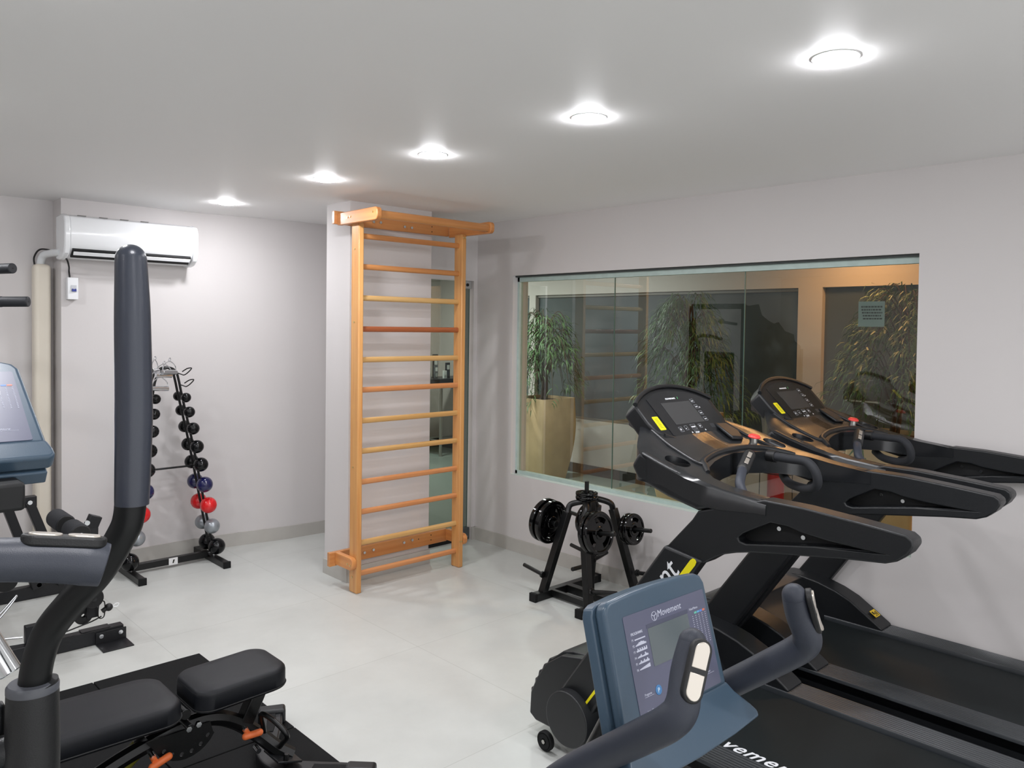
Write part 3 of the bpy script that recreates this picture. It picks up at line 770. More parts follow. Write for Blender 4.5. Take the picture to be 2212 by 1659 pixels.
# console head, plane tilted 45 degrees
q2 = math.sqrt(.5)
hf = lambda u, s, w: V3((TX+u, 1.85+s*q2-w*q2, 1.36+s*q2+w*q2))
he = V3((1,0,0)); hv = V3((0, q2, q2)); hn = V3((0, -q2, q2))
out = [(.262, .062), (.225, .086), (.17, .112), (.11, .130), (.05, .140), (0, .142), (-.05, .140), (-.11, .130), (-.17, .112), (-.225, .086), (-.262, .062), (-.262, -.03), (-.250, -.070), (-.215, -.095), (-.16, -.117), (-.10, -.132), (0, -.141), (.10, -.132), (.16, -.117), (.215, -.095), (.250, -.070), (.262, -.03)]
head = obj('console_head', B().prism(out, hf, -.072, 0), tread_plastic, tm, bev=.010, seg=3)
obj('head_rim', B().tube([hf(u, s, .003) for u, s in out[:11]], .009, n=12), tread_plastic, head)
obj('lower_scoop', B().tube([hf(u, s, -.004) for u, s in [(-.215, -.092), (-.16, -.120), (-.10, -.138), (0, -.148), (.10, -.138), (.16, -.120), (.235, -.085)]], .010, n=12), tread_plastic, head)
inner = [(.232, .055), (.17, .088), (.11, .106), (0, .118), (-.09, .110), (-.173, .082), (-.166, -.100), (-.10, -.119), (0, -.127), (.10, -.119), (.17, -.098), (.222, -.066)]
ip_ = obj('control_panel', B().prism(inner, hf, 0, .0022), mat('gloss_panel', '#16181b', .22, spec=.6), head)
obj('screen', B().prism(rpoly(.20, .111, .002, 2, -.0025, .0015), hf, .0022, .0030), mat('screen_grey', '#3b3c3d', .25), ip_)
lb = obj('warning_label', B().prism(rpoly(.037, .066, .004, 4, -.198, -.036), hf, .0, .0010), yellow_m, head)
lt = B()
for k in range(7): lt.prism([(-.208+.001*(k % 2), -.014-k*.007), (-.188-.001*(k % 3), -.014-k*.007), (-.188-.001*(k % 3), -.0165-k*.007), (-.208+.001*(k % 2), -.0165-k*.007)], hf, .001, .0014)
obj('small_print', lt, mat('olive_print', '#9a9314', .6), lb)
def key(u, s, w, h, txt=None, ts=.011, dx=0):
    b = B(); t = .0011
    for p in (rpoly(w, t, t*.4, 1, u, s+h/2), rpoly(w, t, t*.4, 1, u, s-h/2), rpoly(t, h, t*.4, 1, u-w/2, s), rpoly(t, h, t*.4, 1, u+w/2, s)): b.prism(p, hf, .0022, .0028)
    k_ = obj('key', b, mat('key_outline', '#8d9196', .5), ip_)
    if txt: text('key_symbol', txt, white_m, k_, hf(u-w/2+.003+dx, s-ts*.36, .0026), he, hv, ts, depth=.0002, bold=.0004)
for s_ in (.055, .024, -.009, -.041): key(.118, s_, .021, .019, '▪▪', .013)
key(-.093, -.078, .022, .022, '×', .02); key(-.054, -.074, .018, .020, '-', .02); key(-.003, -.073, .032, .024, 'START', .009); key(.045, -.073, .018, .018, '+', .016); key(-.003, -.101, .030, .018, 'STOP', .010)
tri = B()
for u, s in ((.137, .020), (.062, -.094), (-.036, -.098)):
    tri.prism([(u-.004, s-.003), (u+.004, s-.003), (u, s+.004)], hf, .0022, .0028)
obj('arrow_marks', tri, white_m, ip_)
vt = B()
for k in range(4): vt.prism([(.118+k*.007, -.088), (.121+k*.007, -.088), (.121+k*.007, -.068), (.118+k*.007, -.068)], hf, .0022, .0027)
obj('speaker_slots', vt, mat('slot_grey', '#3c3f43', .5), ip_)
text('maker_name', 'movement', white_m, ip_, hf(-.052, .073, .0024), he, hv, .0155, depth=.0002, shear=.2, bold=.0003)
obj('green_mark', B().prism([(.031, .072), (.033, .072), (.037, .083), (.035, .083)], hf, .0022, .0027), mat('green_print', '#4fc36a', .5), ip_)
# pulse grips
g1 = obj('pulse_grip', B().tube([(2.365, 1.345, 1.10), (2.368, 1.365, 1.145), (2.385, 1.392, 1.178), (2.425, 1.413, 1.200), (2.50, 1.447, 1.219), (2.585, 1.475, 1.246)], [.0165]*4+[.0165, .0165], n=16), foam, tm)
obj('sensor_sleeve', B().capsule((2.482, 1.438, 1.214), (2.588, 1.476, 1.247), .0215), black_plastic, g1)
sv = B()
for t in (.18, .62):
    c_ = V3((2.482, 1.438, 1.214)).lerp(V3((2.588, 1.476, 1.247)), t+.08); d_ = V3((.106, .038, .033)).normalized(); n_ = V3((-.45, -.55, .7)); n_ = (n_-d_*n_.dot(d_)).normalized()
    sv.obox(c_+n_*.0212, (d_, d_.cross(n_), n_), (.020, .007, .0014))
obj('sensor_plate', sv, sensor_m, g1, bev=.001)
g2 = obj('pulse_grip', B().tube([(2.915, 1.555, 1.20), (2.905, 1.48, 1.20), (2.900, 1.41, 1.198), (2.892, 1.37, 1.165), (2.905, 1.37, 1.115), (2.935, 1.42, 1.088), (2.985, 1.52, 1.088), (3.08, 1.60, 1.10)], .0175, n=16), foam_black, tm)
obj('end_knob', B().cyl((2.916, 1.545, 1.20), (2.918, 1.585, 1.20), .024, .022).sphere((2.918, 1.583, 1.20), .015), black_plastic, g2, bev=.003)
far_tm = dup(tm, (TX+.963, 1.21, 0), 'black treadmill standing against the window wall, beyond the nearer treadmill')
for ch in list(far_tm.children):
    if ch.name.startswith('deck_lettering'): bpy.data.objects.remove(ch)

# ================================================================== CONSOLE shared by bike and elliptical
def console(parent, P0, e1, e2, skirt_=True, back=.055):
    e1 = V3(e1).normalized(); e2 = V3(e2).normalized(); n = -(e1.cross(e2)).normalized()
    f = framefn(P0, e1, e2, n)
    o = [(-.050, .205), (-.047, -.016), (-.040, -.030), (-.026, -.036), (.036, -.041), (.113, -.043), (.199, -.041), (.256, -.036), (.274, -.028), (.283, -.012), (.290, .205)]
    sh = obj('console_front', B().prism(o, f, -.0275, 0), slate, parent, bev=.008, seg=4)
    o2 = [(u-.008 if u < .1 else u-.004, s+.004) for u, s in o]
    obj('console_back', B().prism([(u, s if s < .2 else .25) for u, s in o2], f, -back, -.0287), slate, parent, bev=.003, seg=2)
    if skirt_:
        g = lambda u, s, w: f(u, s, w+max(0, (s-.203))*.55)
        so = [(-.050, .200), (.290, .200), (.300, .222), (.322, .252), (.331, .268), (.326, .279), (.23, .285), (.10, .288), (-.06, .285), (-.088, .278), (-.092, .266), (-.082, .25), (-.060, .222)]
        obj('console_skirt', B().prism(so, g, -.045, .0), slate, parent, bev=.010, seg=4)
    else:
        so = [(-.050, .200), (.289, .200), (.295, .222), (.297, .238), (.288, .246), (-.038, .246), (-.047, .238)]
        obj('console_skirt', B().prism(so, f, -.026, .004), slate, parent, bev=.009, seg=4)
    pn = obj('display_panel', B().prism(rpoly(.269, .196, .004, 3, .1345, .098), f, 0, .0012), panel_m, sh)
    ex, ey = e1, -e2
    obj('lcd', B().prism(rpoly(.134, .073, .003, 3, .1335, .0735), f, .0012, .0018), lcd_m, pn)
    obj('lcd_border', B().prism([(.064, .029), (.203, .029), (.203, .0365), (.064, .0365)], f, .0012, .0016), mat('lcd_border', '#474a5c', .4), pn)
    text('maker_name', 'Movement', grey_print, pn, f(.104, .0225, .0014), ex, ey, .0185, depth=.0001, shear=.15)
    em = B().rings([(f(.094+.0085*math.cos(a), .0185+.0085*math.sin(a), .0014), .0006) for a in [2*PI*k/24 for k in range(24)]], 6, closed=True)
    for k in range(3):
        a = PI/2+2*PI*k/3; em.obox(f(.094+.004*math.cos(a), .0185+.004*math.sin(a), .0014), (e1*math.cos(a)+e2*math.sin(a), e1*-math.sin(a)+e2*math.cos(a), n), (.0035, .0007, .0003))
    obj('round_emblem', em, grey_print, pn)
    text('print', 'PROGRAMAS', grey_print, pn, f(.014, .0395, .0014), ex, ey, .0075, depth=.0001, bold=.0001, space=.75)
    for k in range(6): text('print', 'P%d' % (k+1), grey_print, pn, f(.0135, .0505+.0112*k, .0014), ex, ey, .0068, depth=.0001, space=.8)
    gr = B()
    hs = [[.15]*10, [.1,.3,.5,.8,.8,1,.8,.8,.5,.3], [.3,.9,.3,.9,.3,.9,.3,.9,.3,.9], [.1,.3,.4,.8,.2,.2,.3,1,.5,.3], [.1,.3,.8,.3,.4,.9,.4,.5,1,.4], [.1,.2,.3,.4,.5,.6,.7,.8,.9,1]]
    for k in range(6):
        for j in range(10):
            u0 = .0225+j*.0033; s0 = .0500+.0112*k; h_ = .0015+hs[k][j]*.0055
            gr.prism([(u0, s0-h_), (u0+.0033, s0-h_), (u0+.0033, s0), (u0, s0)], f, .0012, .0016)
    obj('program_graphs', gr, grey_print, pn)
    text('print', 'Pulso/Minuto', grey_print, pn, f(.209, .034, .0014), ex, ey, .0068, depth=.0001, space=.85)
    for k, c in enumerate(('#5fae9a', '#5b9bc4', '#5a7fc4', '#c4705b')):
        obj('colour_key', B().prism(rpoly(.0085, .004, .0005, 1, .2285+k*.0098, .0415), f, .0012, .0016), mat('key'+str(k), c, .5), pn)
    dt = B()
    for i in range(15):
        for j in range(5):
            dt.obox(f(.217+j*.0112, .0475+i*.0042, .0014), (e1, e2, n), (.0012, .0006, .0002))
    obj('pulse_chart', dt, grey_print, pn)
    def btn(u, s, c, l):
        b_ = obj('button', B().cyl(f(u, s, .001), f(u, s, .0024), .0095, n=28), mat('btn'+c, c, .35), pn, bev=.0006)
        text('button_letter', l, mat('btn_letter', '#cfe0ea', .5), b_, f(u-.0035, s+.0045, .0026), ex, ey, .0125, depth=.0001)
    btn(.0655, .154, '#3f74a6', 'P'); btn(.2090, .168, '#4b8058', 'A')
    for u, s, t in ((.0225, .155, 'Programa'), (.0225, .186, 'Inicio / Stop'), (.224, .166, 'Alterar')):
        text('print', t, grey_print, pn, f(u, s, .0014), ex, ey, .0066, depth=.0001, space=.85)
        obj('rule', B().prism([(u, s+.0022), (u+.028, s+.0022), (u+.028, s+.0027), (u, s+.0027)], f, .0012, .0015), grey_print, pn)
    return f, n
# ------------------------------------------------------------------ upright bike
XC = 1.3513
bike = thing('exercise_bike', (XC, 1.05, 0), 'exercise bike with slate blue console and grey handlebar in the lower right foreground', 'exercise bike')
bf, bn = console(bike, (1.2170, .962, 1.133), (1, -.025, 0), (-.007, -.268, -.963))
hand = foam
for s in (-1, 1):
    m_ = lambda a, y, z: V3((XC+s*a, y, z))
    P = [m_(.02, 1.20, .60), m_(.13, 1.18, .64), m_(.195, 1.10, .755), m_(.207, 1.02, .832), m_(.213, .94, .897), m_(.226, .845, .972), m_(.236, .775, 1.030), m_(.226, .757, 1.062), m_(.203, .766, 1.112), m_(.184, .767, 1.155)]
    hb = obj('handlebar', B().tube(P, [.026, .028, .0295, .030, .030, .0305, .0305, .0295, .0265, .0245], n=28, sub=8), foam, bike)
    obj('end_cap', B().sphere(m_(.1838, .767, 1.156), .0243, 28, 16), foam, hb)
    pa = m_(.222, .7625, 1.076); pb = m_(.182, .7665, 1.158)
    d = (pb-pa).normalized(); side_ = V3((s*.45, -.88, .12))
    nn = (side_-d*side_.dot(d)).normalized(); bb = d.cross(nn)
    L = (pb-pa).length
    hs = framefn((pa+pb)/2+nn*.0225, bb, d, nn)
    hp = obj('sensor_housing', B().prism(rpoly(.040, L*1.16, .0195, 8), hs, 0, .0125), black_plastic, hb, bev=.003, seg=3)
    for t in (-1, 1):
        w_ = rpoly(.029, L*.44, .0125, 8, 0, t*L*.255)
        w_ = [(u, v) if abs(v) > L*.10 else (u, v) for u, v in w_]
        w_ = [(max(-.0145, min(.0145, u)) , v) for u, v in w_]
        cutv = t*L*.285-t*L*.24
        hh = []
        for u, v in rpoly(.029, L*.48, .0142, 10, 0, t*L*.285):
            if (v-cutv)*t < .0145: v = cutv; u = math.copysign(.0145, u)
            hh.append((u, v))
        hp_fn = lambda u, v, w: hs(u, v, w-(u/.0145)**2*.004)
        obj('sensor_plate', B().prism(hh, hp_fn, .0110, .0172), sensor_m, hp, bev=.0012, seg=2)
obj('stem', B().tube([(XC, 1.30, .30), (XC, 1.22, .55), (XC, 1.10, .80), (XC, 1.035, .93)], [.04, .038, .034, .03], n=24), black_metal, bike)
obj('drive_cover', B().prism([(1.62, .08), (1.66, .20), (1.62, .36), (1.50, .47), (1.36, .52), (1.22, .50), (1.08, .40), (1.00, .24), (.98, .08)], YZ, XC-.085, XC+.085), black_plastic, bike, bev=.03, seg=4)
obj('stabiliser', B().beam((XC-.24, 1.60, .035), (XC+.24, 1.60, .035), .07, .07), black_metal, bike, bev=.01)
obj('stabiliser', B().beam((XC-.24, .60, .035), (XC+.24, .60, .035), .07, .07), black_metal, bike, bev=.01)
obj('frame_tube', B().beam((XC, .60, .06), (XC, 1.6, .06), .06, .06), black_metal, bike, bev=.01)
obj('seat_post', B().beam((XC, .88, .25), (XC, .62, .72), .05, .05, up=(1,0,0)), black_metal, bike, bev=.006)
obj('saddle', B().prism([(.02, .86), (.03, .76), (.10, .66), (.13, .56), (.10, .49), (-.10, .49), (-.13, .56), (-.10, .66), (-.03, .76), (-.02, .86)], lambda u, y, z: V3((XC+u, y-.02, z)), .70, .76), vinyl, bike, bev=.025, seg=4)
for s in (-1, 1):
    obj('crank', B().beam((XC+s*.10, 1.22, .27), (XC+s*.10, 1.22+s*.12, .27-s*.09), .02, .03), steel, bike, bev=.003)
    obj('pedal', B().box(XC+s*.15-.045, XC+s*.15+.045, 1.22+s*.12-.04, 1.22+s*.12+.04, .27-s*.09-.012, .27-s*.09+.012), black_plastic, bike, bev=.004)

# ------------------------------------------------------------------ elliptical trainer
el = thing('elliptical_trainer', (.10, 1.6, 0), 'elliptical trainer with grey foam arm and blue console at the left edge', 'elliptical trainer')
TRc = V3((.3412, 1.7474, 1.6023))
a55 = math.radians(55)
ef, en = console(el, TRc-V3((.269, 0, 0)), (1, 0, 0), (0, -math.sin(a55), -math.cos(a55)), skirt_=False)
ECX = TRc.x-.1345
obj('console_box', B().box(ECX-.10, .312, 1.50, 1.62, 1.385, 1.432), deep_black, el, bev=.006)
obj('mast', B().tube([(ECX, 1.72, .35), (ECX, 1.70, .9), (ECX, 1.665, 1.34), (ECX, 1.655, 1.42)], [.045, .042, .038, .03], n=24), black_metal, el)
# moving arm
A = [(.371, 1.167, 1.789), (.3718, 1.165, 1.74), (.372, 1.163, 1.698), (.372, 1.158, 1.569), (.369, 1.157, 1.446)]
arm = obj('moving_arm', B().tube([(.368, 1.157, 1.46), (.366, 1.159, 1.430), (.359, 1.164, 1.405), (.335, 1.185, 1.352), (.306, 1.211, 1.308), (.284, 1.230, 1.270), (.273, 1.239, 1.232), (.268, 1.243, 1.193), (.266, 1.243, 1.14), (.265, 1.242, 1.06)], .0205, n=28, sub=8), mat('arm_black', '#0b0c0d', .42, spec=.3), el)
fg = obj('foam_grip', B().tube(A, [.0205, .0225, .0235, .0245, .0222], n=32, sub=10), mat('foam_slick', '#2d313b', .28, spec=.5, bump=.1, bscale=900), arm)
obj('foam_cap', B().sphere((.371, 1.167, 1.788), .0204, 28, 16), mat('foam_slick', '#363a45'), fg)
sl = [(.266, 1.2425, 1.190), (.2658, 1.2425, 1.183), (.265, 1.242, 1.10), (.263, 1.241, 1.05), (.258, 1.24, .98), (.25, 1.24, .70), (.25, 1.25, .45)]
s_ = obj('arm_sleeve', B().tube(sl, [.0315, .0325, .034, .0345, .033, .03, .03], n=32, sub=6), black_plastic, el)
obj('sleeve_rim', B().lathe([(.016, 0), (.0300, 0), (.0328, -.004), (.0328, -.012), (.016, -.012)], (.266, 1.2425, 1.198), (.02, .01, 1), 32), mat('rim_grey', '#4a4c52', .4), s_)
obj('pivot_tube', B().cyl((.13, 1.30, 1.105), (.255, 1.25, 1.105), .021), tread_plastic, el)
obj('sleeve_bracket', B().prism([(.215, 1.165), (.235, 1.165), (.235, 1.02), (.17, 1.0), (.18, 1.09)], lambda x, z, y: V3((x+.005, y+.02, z)), 1.255, 1.275), tread_plastic, el, bev=.006)
ch0 = V3((.0255, 1.345, 1.315)); ch1 = V3((.2120, 1.2200, 1.2270))
# fixed handle
fh = obj('fixed_handle', B().tube([(ECX-.02, 1.68, 1.20), (.02, 1.50, 1.30), (.02, 1.30, 1.385), (.08, 1.165, 1.416), (.145, 1.122, 1.418), (.203, 1.106, 1.412), (.240, 1.097, 1.407), (.270, 1.089, 1.402), (.292, 1.082, 1.397), (.311, 1.076, 1.391)], [.022, .022, .024, .025, .0255, .0262, .0270, .0282, .0288, .0265], n=32, sub=8), mat('foam_slick2', '#31353f', .42, bump=.15, bscale=900), el, bev=.006, seg=3)
pa = V3((.232, 1.099, 1.435)); pb = V3((.304, 1.077, 1.423)); d = (pb-pa).normalized(); nn = V3((.0, .14, 1)); nn = (nn-d*nn.dot(d)).normalized(); bb = d.cross(nn)
hs = framefn((pa+pb)/2+nn*(-.008), bb, d, nn)
hp = obj('sensor_housing', B().prism(rpoly(.036, .095, .016, 8), hs, 0, .013), black_plastic, fh, bev=.003, seg=3)
for t in (-1, 1): obj('sensor_plate', B().prism(rpoly(.026, .037, .010, 8, 0, t*.0215), hs, .011, .0150), sensor_m, hp, bev=.001)
# lower body, out of the frame
obj('drive_housing', B().prism([(1.45, .05), (1.40, .30), (1.50, .52), (1.75, .60), (2.05, .50), (2.15, .25), (2.12, .05)], YZ, ECX-.12, ECX+.12), slate, el, bev=.04, seg=4)
obj('base_frame', B().beam((ECX, .35, .06), (ECX, 2.2, .06), .08, .07).beam((ECX-.28, .36, .04), (ECX+.28, .36, .04), .07, .07).beam((ECX-.28, 2.18, .04), (ECX+.28, 2.18, .04), .07, .07), black_metal, el, bev=.008)
for s in (-1, 1):
    lx = ECX+s*.17
    obj('pedal_arm', B().beam((lx, .60, .30), (lx, 1.55, .32), .05, .05), black_metal, el, bev=.006)
    obj('foot_pedal', B().box(lx-.07, lx+.07, .62, .98, .33, .36), black_plastic, el, bev=.015)
obj('swing_link', B().beam((.25, 1.25, .46), (ECX+.17, 1.45, .32), .05, .04, up=(1,0,0)), black_metal, el, bev=.006)
# chrome bar seen beside the sleeve
obj('chrome_pivot_bar', B().cyl(V3((.198, 1.511, 1.316)), V3((.278, 1.438, 1.142)), .0165, n=28), chrome, el, bev=.002)

# ================================================================== RUBBER MATS + BENCH
mats_ = mat('mat_rubber', '#121314', .8, spec=.2, bump=.4, bscale=260, var=.25, vscale=160)
mlab = {(1.1, 2.985): 'black rubber floor mat at the far right corner under the bench', (.6, 2.985): 'black rubber floor mat behind the bench, left of the corner mat',
        (1.1, 1.98): 'black rubber floor mat under the front foot of the bench, in the foreground', (.6, 1.98): 'black rubber floor mat under the long bench pad in the foreground'}
for (x_, y_), l_ in mlab.items():
    o = obj('rubber_mat', B().box(x_+.001, x_+.497, y_+.001, y_+1.000, 0, .014), mats_, bev=.003, loc=(x_+.25, y_+.5, 0))
    tag(o, l_, 'floor mat', 'rubber mats under the bench')
bn_ = thing('weight_bench', (1.0, 2.75, .014), 'adjustable weight bench with black padded seat and orange levers on the rubber mats', 'bench')
def pad(name, x0, x1, y0, y1, z1, th, r, tilt=0, parent=bn_):
    po = rpoly(x1-x0, y1-y0, r, 10, (x0+x1)/2, (y0+y1)/2)
    cx_ = (x0+x1)/2; cy_ = (y0+y1)/2
    b = B(); n = len(po); lay = []
    for off, dz in ((.010, -th), (0, -th+.006), (0, -.020), (.002, -.011), (.007, -.004), (.014, -.0005), (.05, .002)):
        lay.append([(cx_+(u-cx_)*(1-off/((x1-x0)/2)), cy_+(v-cy_)*(1-off/((y1-y0)/2)), z1+dz+tilt*(u-cx_)) for u, v in po])
    vs = [p for l in lay for p in l]; fs = []
    for i in range(len(lay)-1):
        for k in range(n):
            l = (k+1) % n; fs.append((i*n+k, i*n+l, (i+1)*n+l, (i+1)*n+k))
    fs.append(tuple(range(n))[::-1]); vs.append((cx_, cy_, z1+.003)); t = len(vs)-1
    for k in range(n): fs.append(((len(lay)-1)*n+k, (len(lay)-1)*n+(k+1) % n, t))
    b.add(vs, fs)
    p = obj(name, b, vinyl, parent, ang=60)
    seam = [(cx_+(u-cx_)*1.004, cy_+(v-cy_)*1.004, z1-th+.012+tilt*(u-cx_)) for u, v in po]
    obj('piping', B().rings([(q, .0028) for q in seam], 6, closed=True), deep_black, p)
    seam = [(cx_+(u-cx_)*.985, cy_+(v-cy_)*.98, z1-.012+tilt*(u-cx_)) for u, v in po]
    obj('stitching', B().rings([(q, .0012) for q in seam], 6, closed=True), deep_black, p)
    return p
pad('seat_pad', 1.048, 1.385, 2.610, 2.868, .452, .078, .065, .03)
pad('back_pad', .02, 1.004, 2.595, 2.902, .450, .070, .075, -.012)
ym = 2.75
obj('main_frame', B().tube([(.45, ym, .08), (.62, ym, .16), (.80, ym, .235), (.95, ym, .277), (1.07, ym, .296), (1.16, ym, .286), (1.24, ym, .243), (1.315, 2.735, .178), (1.37, 2.70, .122), (1.42, 2.675, .085)], .028, n=8, sub=6), black_metal, bn_)
obj('seat_support', B().beam((1.345, ym, .385), (1.265, ym, .225), .05, .05, up=(0,1,0)), black_metal, bn_, bev=.004)
obj('seat_frame', B().beam((1.08, ym, .362), (1.34, ym, .372), .06, .022), black_metal, bn_, bev=.004)
obj('back_frame', B().beam((.15, ym-.06, .362), (1.0, ym-.06, .360), .03, .03).beam((.15, ym+.06, .362), (1.0, ym+.06, .360), .03, .03), black_metal, bn_, bev=.004)
obj('hinge_tube', B().cyl((1.022, 2.66, .375), (1.022, 2.86, .375), .018).cyl((1.03, 2.64, .335), (1.03, 2.86, .335), .012), black_metal, bn_, bev=.002)
for x_, z_ in ((1.022, .335), (1.055, .340)):
    obj('bolt', B().cyl((x_, 2.632, z_), (x_, 2.645, z_), .010, n=6), chrome, bn_)
fan = [(1.125, .300), (1.135, .262)]+[(1.04+.115*math.cos(a), .315+.118*math.sin(a)) for a in [math.radians(-30-k*12) for k in range(11)]]+[(.91, .30)]
cuts = [B().cyl((1.04+.098*math.cos(a), 2.6, .315+.098*math.sin(a)), (1.04+.098*math.cos(a), 2.9, .315+.098*math.sin(a)), .0075, n=14) for a in [math.radians(-38-k*20) for k in range(6)]]
obj('adjustment_plate', B().prism(fan, lambda x, z, y: V3((x, y, z)), 2.708, 2.714), black_metal, bn_, cutters=cuts)
for x_, z_, s in ((1.268, .222, 1), (.944, .240, -1)):
    lv = obj('adjustment_lever', B().capsule((x_-.022, 2.690, z_-.012-(.008 if s < 0 else 0)), (x_+.030, 2.685, z_-.012+(.012 if s < 0 else 0)), .0125).cyl((x_-.012, 2.715, z_+.002), (x_-.012, 2.69, z_-.006), .010), orange_m, bn_)
    obj('lever_pin', B().cyl((x_-.014, 2.735, z_+.008), (x_-.014, 2.70, z_+.005), .008, n=14), chrome, lv)
olive = mat('olive_sleeve', '#6c6a1c', .5)
obj('support_strut', B().cyl((.72, 2.78, .10), (.93, 2.76, .29), .026), black_metal, bn_)
obj('strut_sleeve', B().cyl((.76, 2.78, .135), (.905, 2.763, .268), .029), olive, bn_)
fcl, _r = spline([(1.540, 3.08, 0), (1.490, 2.98, 0), (1.425, 2.88, 0), (1.375, 2.76, 0), (1.392, 2.66, 0), (1.455, 2.58, 0), (1.525, 2.51, 0), (1.570, 2.46, 0)], 1, 5)
def strip(w, i0, i1):
    L_, R_ = [], []
    for k in range(i0, i1):
        t_ = (fcl[min(k+1, len(fcl)-1)]-fcl[max(k-1, 0)]).normalized(); n_ = V3((-t_.y, t_.x, 0))
        L_.append(tuple((fcl[k]+n_*w)[:2])); R_.append(tuple((fcl[k]-n_*w)[:2]))
    return L_+R_[::-1]
foot = obj('front_foot', B().prism(strip(.043, 0, len(fcl)), XYZ, .016, .066), tread_plastic, bn_, bev=.010, seg=3)
for (x_, y_), a in (((1.540, 3.075), -.45), ((1.580, 2.452), -.80)):
    d = V3((math.sin(-a), math.cos(a), 0))
    obj('foot_cap', B().obox((x_, y_, .048), (V3((d.y, -d.x, 0)), d, (0,0,1)), (.056, .030, .033)), tread_plastic, foot, bev=.012, seg=3)
for i0, i1 in ((2, 9), (25, 33)):
    obj('foot_strip', B().prism(strip(.017, i0, i1), XYZ, .066, .070), rubber, foot, bev=.002)
obj('joint_plate', B().obox((1.385, 2.675, .094), ((1,0,-.3), (0,1,0), (.3,0,1)), (.050, .058, .004)), tread_plastic, bn_, bev=.002)
obj('bolt', B().cyl((1.372, 2.628, .09), (1.375, 2.628, .125), .010, n=6), black_metal, bn_, bev=.001)
obj('foot_handle', B().tube([(1.345, 2.735, .15), (1.318, 2.70, .225), (1.297, 2.665, .285), (1.315, 2.60, .275), (1.338, 2.555, .235), (1.360, 2.63, .17), (1.380, 2.70, .115)], .0095, n=12), black_metal, bn_)
obj('rear_leg', B().beam((.45, ym, .08), (.25, ym, .045), .05, .05).beam((.25, ym-.28, .035), (.25, ym+.28, .035), .05, .05), black_metal, bn_, bev=.004)
obj('bolt', B().cyl((1.295, 2.715, .145), (1.295, 2.685, .140), .010, n=12), chrome, bn_)

# ================================================================== MULTI GYM
mg = thing('multi_gym', (.6, 4.9, 0), 'black multi-station weight machine with foam rollers at the left edge', 'multi gym')
dm2 = mat('gym_steel', '#131418', .4, spec=.45, bump=.12, bscale=300)
nb = obj('base_beam', B().beam((-1.0, 4.50, .04), (1.385, 4.50, .04), .055, .075), dm2, mg, bev=.003)
rb = obj('base_beam', B().beam((-1.0, 5.50, .04), (1.42, 5.50, .04), .055, .075), dm2, mg, bev=.003)
obj('base_link', B().beam((-.95, 4.5, .04), (-.95, 5.5, .04), .06, .07).beam((.3, 4.5, .04), (.3, 5.5, .04), .06, .07), dm2, mg, bev=.003)
br = obj('floor_bracket', B().box(1.245, 1.395, 4.335, 4.468, .0, .006).box(1.245, 1.395, 4.462, 4.470, .0, .065).box(1.18, 1.32, 4.475, 4.53, .078, .082), dm2, mg, bev=.001)
for x_ in (1.27, 1.365):
    obj('bolt', B().cyl((x_, 4.462, .045), (x_, 4.454, .045), .011, n=16), chrome, br)
obj('bolt', B().cyl((1.05, 4.472, .045), (1.05, 4.462, .045), .011, n=16), chrome, nb)
obj('bolt', B().cyl((.93, 4.472, .03), (.93, 4.462, .03), .011, n=16), chrome, nb)
obj('cable_bracket', B().box(.93, 1.02, 4.49, 4.53, .08, .17), dm2, mg, bev=.003)
lv = obj('leg_lever', B().beam((1.222, 4.46, .16), (1.222, 4.46, .30), .052, .045, up=(0,1,0)).beam((1.222, 4.50, .60), (1.255, 4.50, .68), .06, .045, up=(0,1,0)).beam((1.222, 4.48, .28), (1.238, 4.50, .62), .05, .045, up=(0,1,0)), dm2, mg, bev=.003)
obj('bolt', B().cyl((1.205, 4.474, .655), (1.205, 4.462, .655), .013, n=16), chrome, lv)
def roller(x, z, y0, y1, r=.050):
    o = obj('foam_roller', B().cyl((x, y0, z), (x, y1, z), r, n=32), foam_black, mg, bev=.012, seg=3)
    obj('roller_cap', B().cyl((x, y0-.004, z), (x, y0+.01, z), r*.92, n=32), black_plastic, o, bev=.003)
    obj('bolt', B().cyl((x, y0-.012, z), (x, y0, z), .011, n=16), chrome, o)
roller(1.202, .290, 4.34, 4.435); roller(1.202, .290, 4.49, 4.70)
roller(1.13, .640, 4.30, 4.46); roller(1.13, .640, 4.56, 4.76)
obj('pulley', B().lathe([(.01, -.012), (.045, -.012), (.040, 0), (.045, .012), (.01, .012)], (1.185, 4.47, .175), (0,1,0), 28), black_plastic, mg)
obj('cable_stop', B().sphere((1.295, 4.42, .205), .020).cyl((1.262, 4.42, .19), (1.28, 4.42, .20), .012), black_plastic, mg)
obj('wire_eye', B().tube([(1.315, 4.42, .205), (1.33, 4.42, .217), (1.345, 4.42, .213), (1.335, 4.42, .20)], .0028, n=8, closed=True), white_plastic, mg)
obj('cable_guide', B().tube([(1.245, 4.42, .165), (1.272, 4.42, .162), (1.275, 4.42, .235), (1.250, 4.42, .238)], .003, n=8, closed=True), black_metal, mg)
obj('cable', B().tube([(1.26, 4.42, .165), (1.18, 4.45, .13), (.95, 4.52, .075), (.60, 4.6, .09)], .0035, n=8), black_metal, mg)
obj('lever_knob', B().cyl((1.222, 4.52, .40), (1.275, 4.50, .41), .008).sphere((1.285, 4.50, .41), .022), black_plastic, mg)
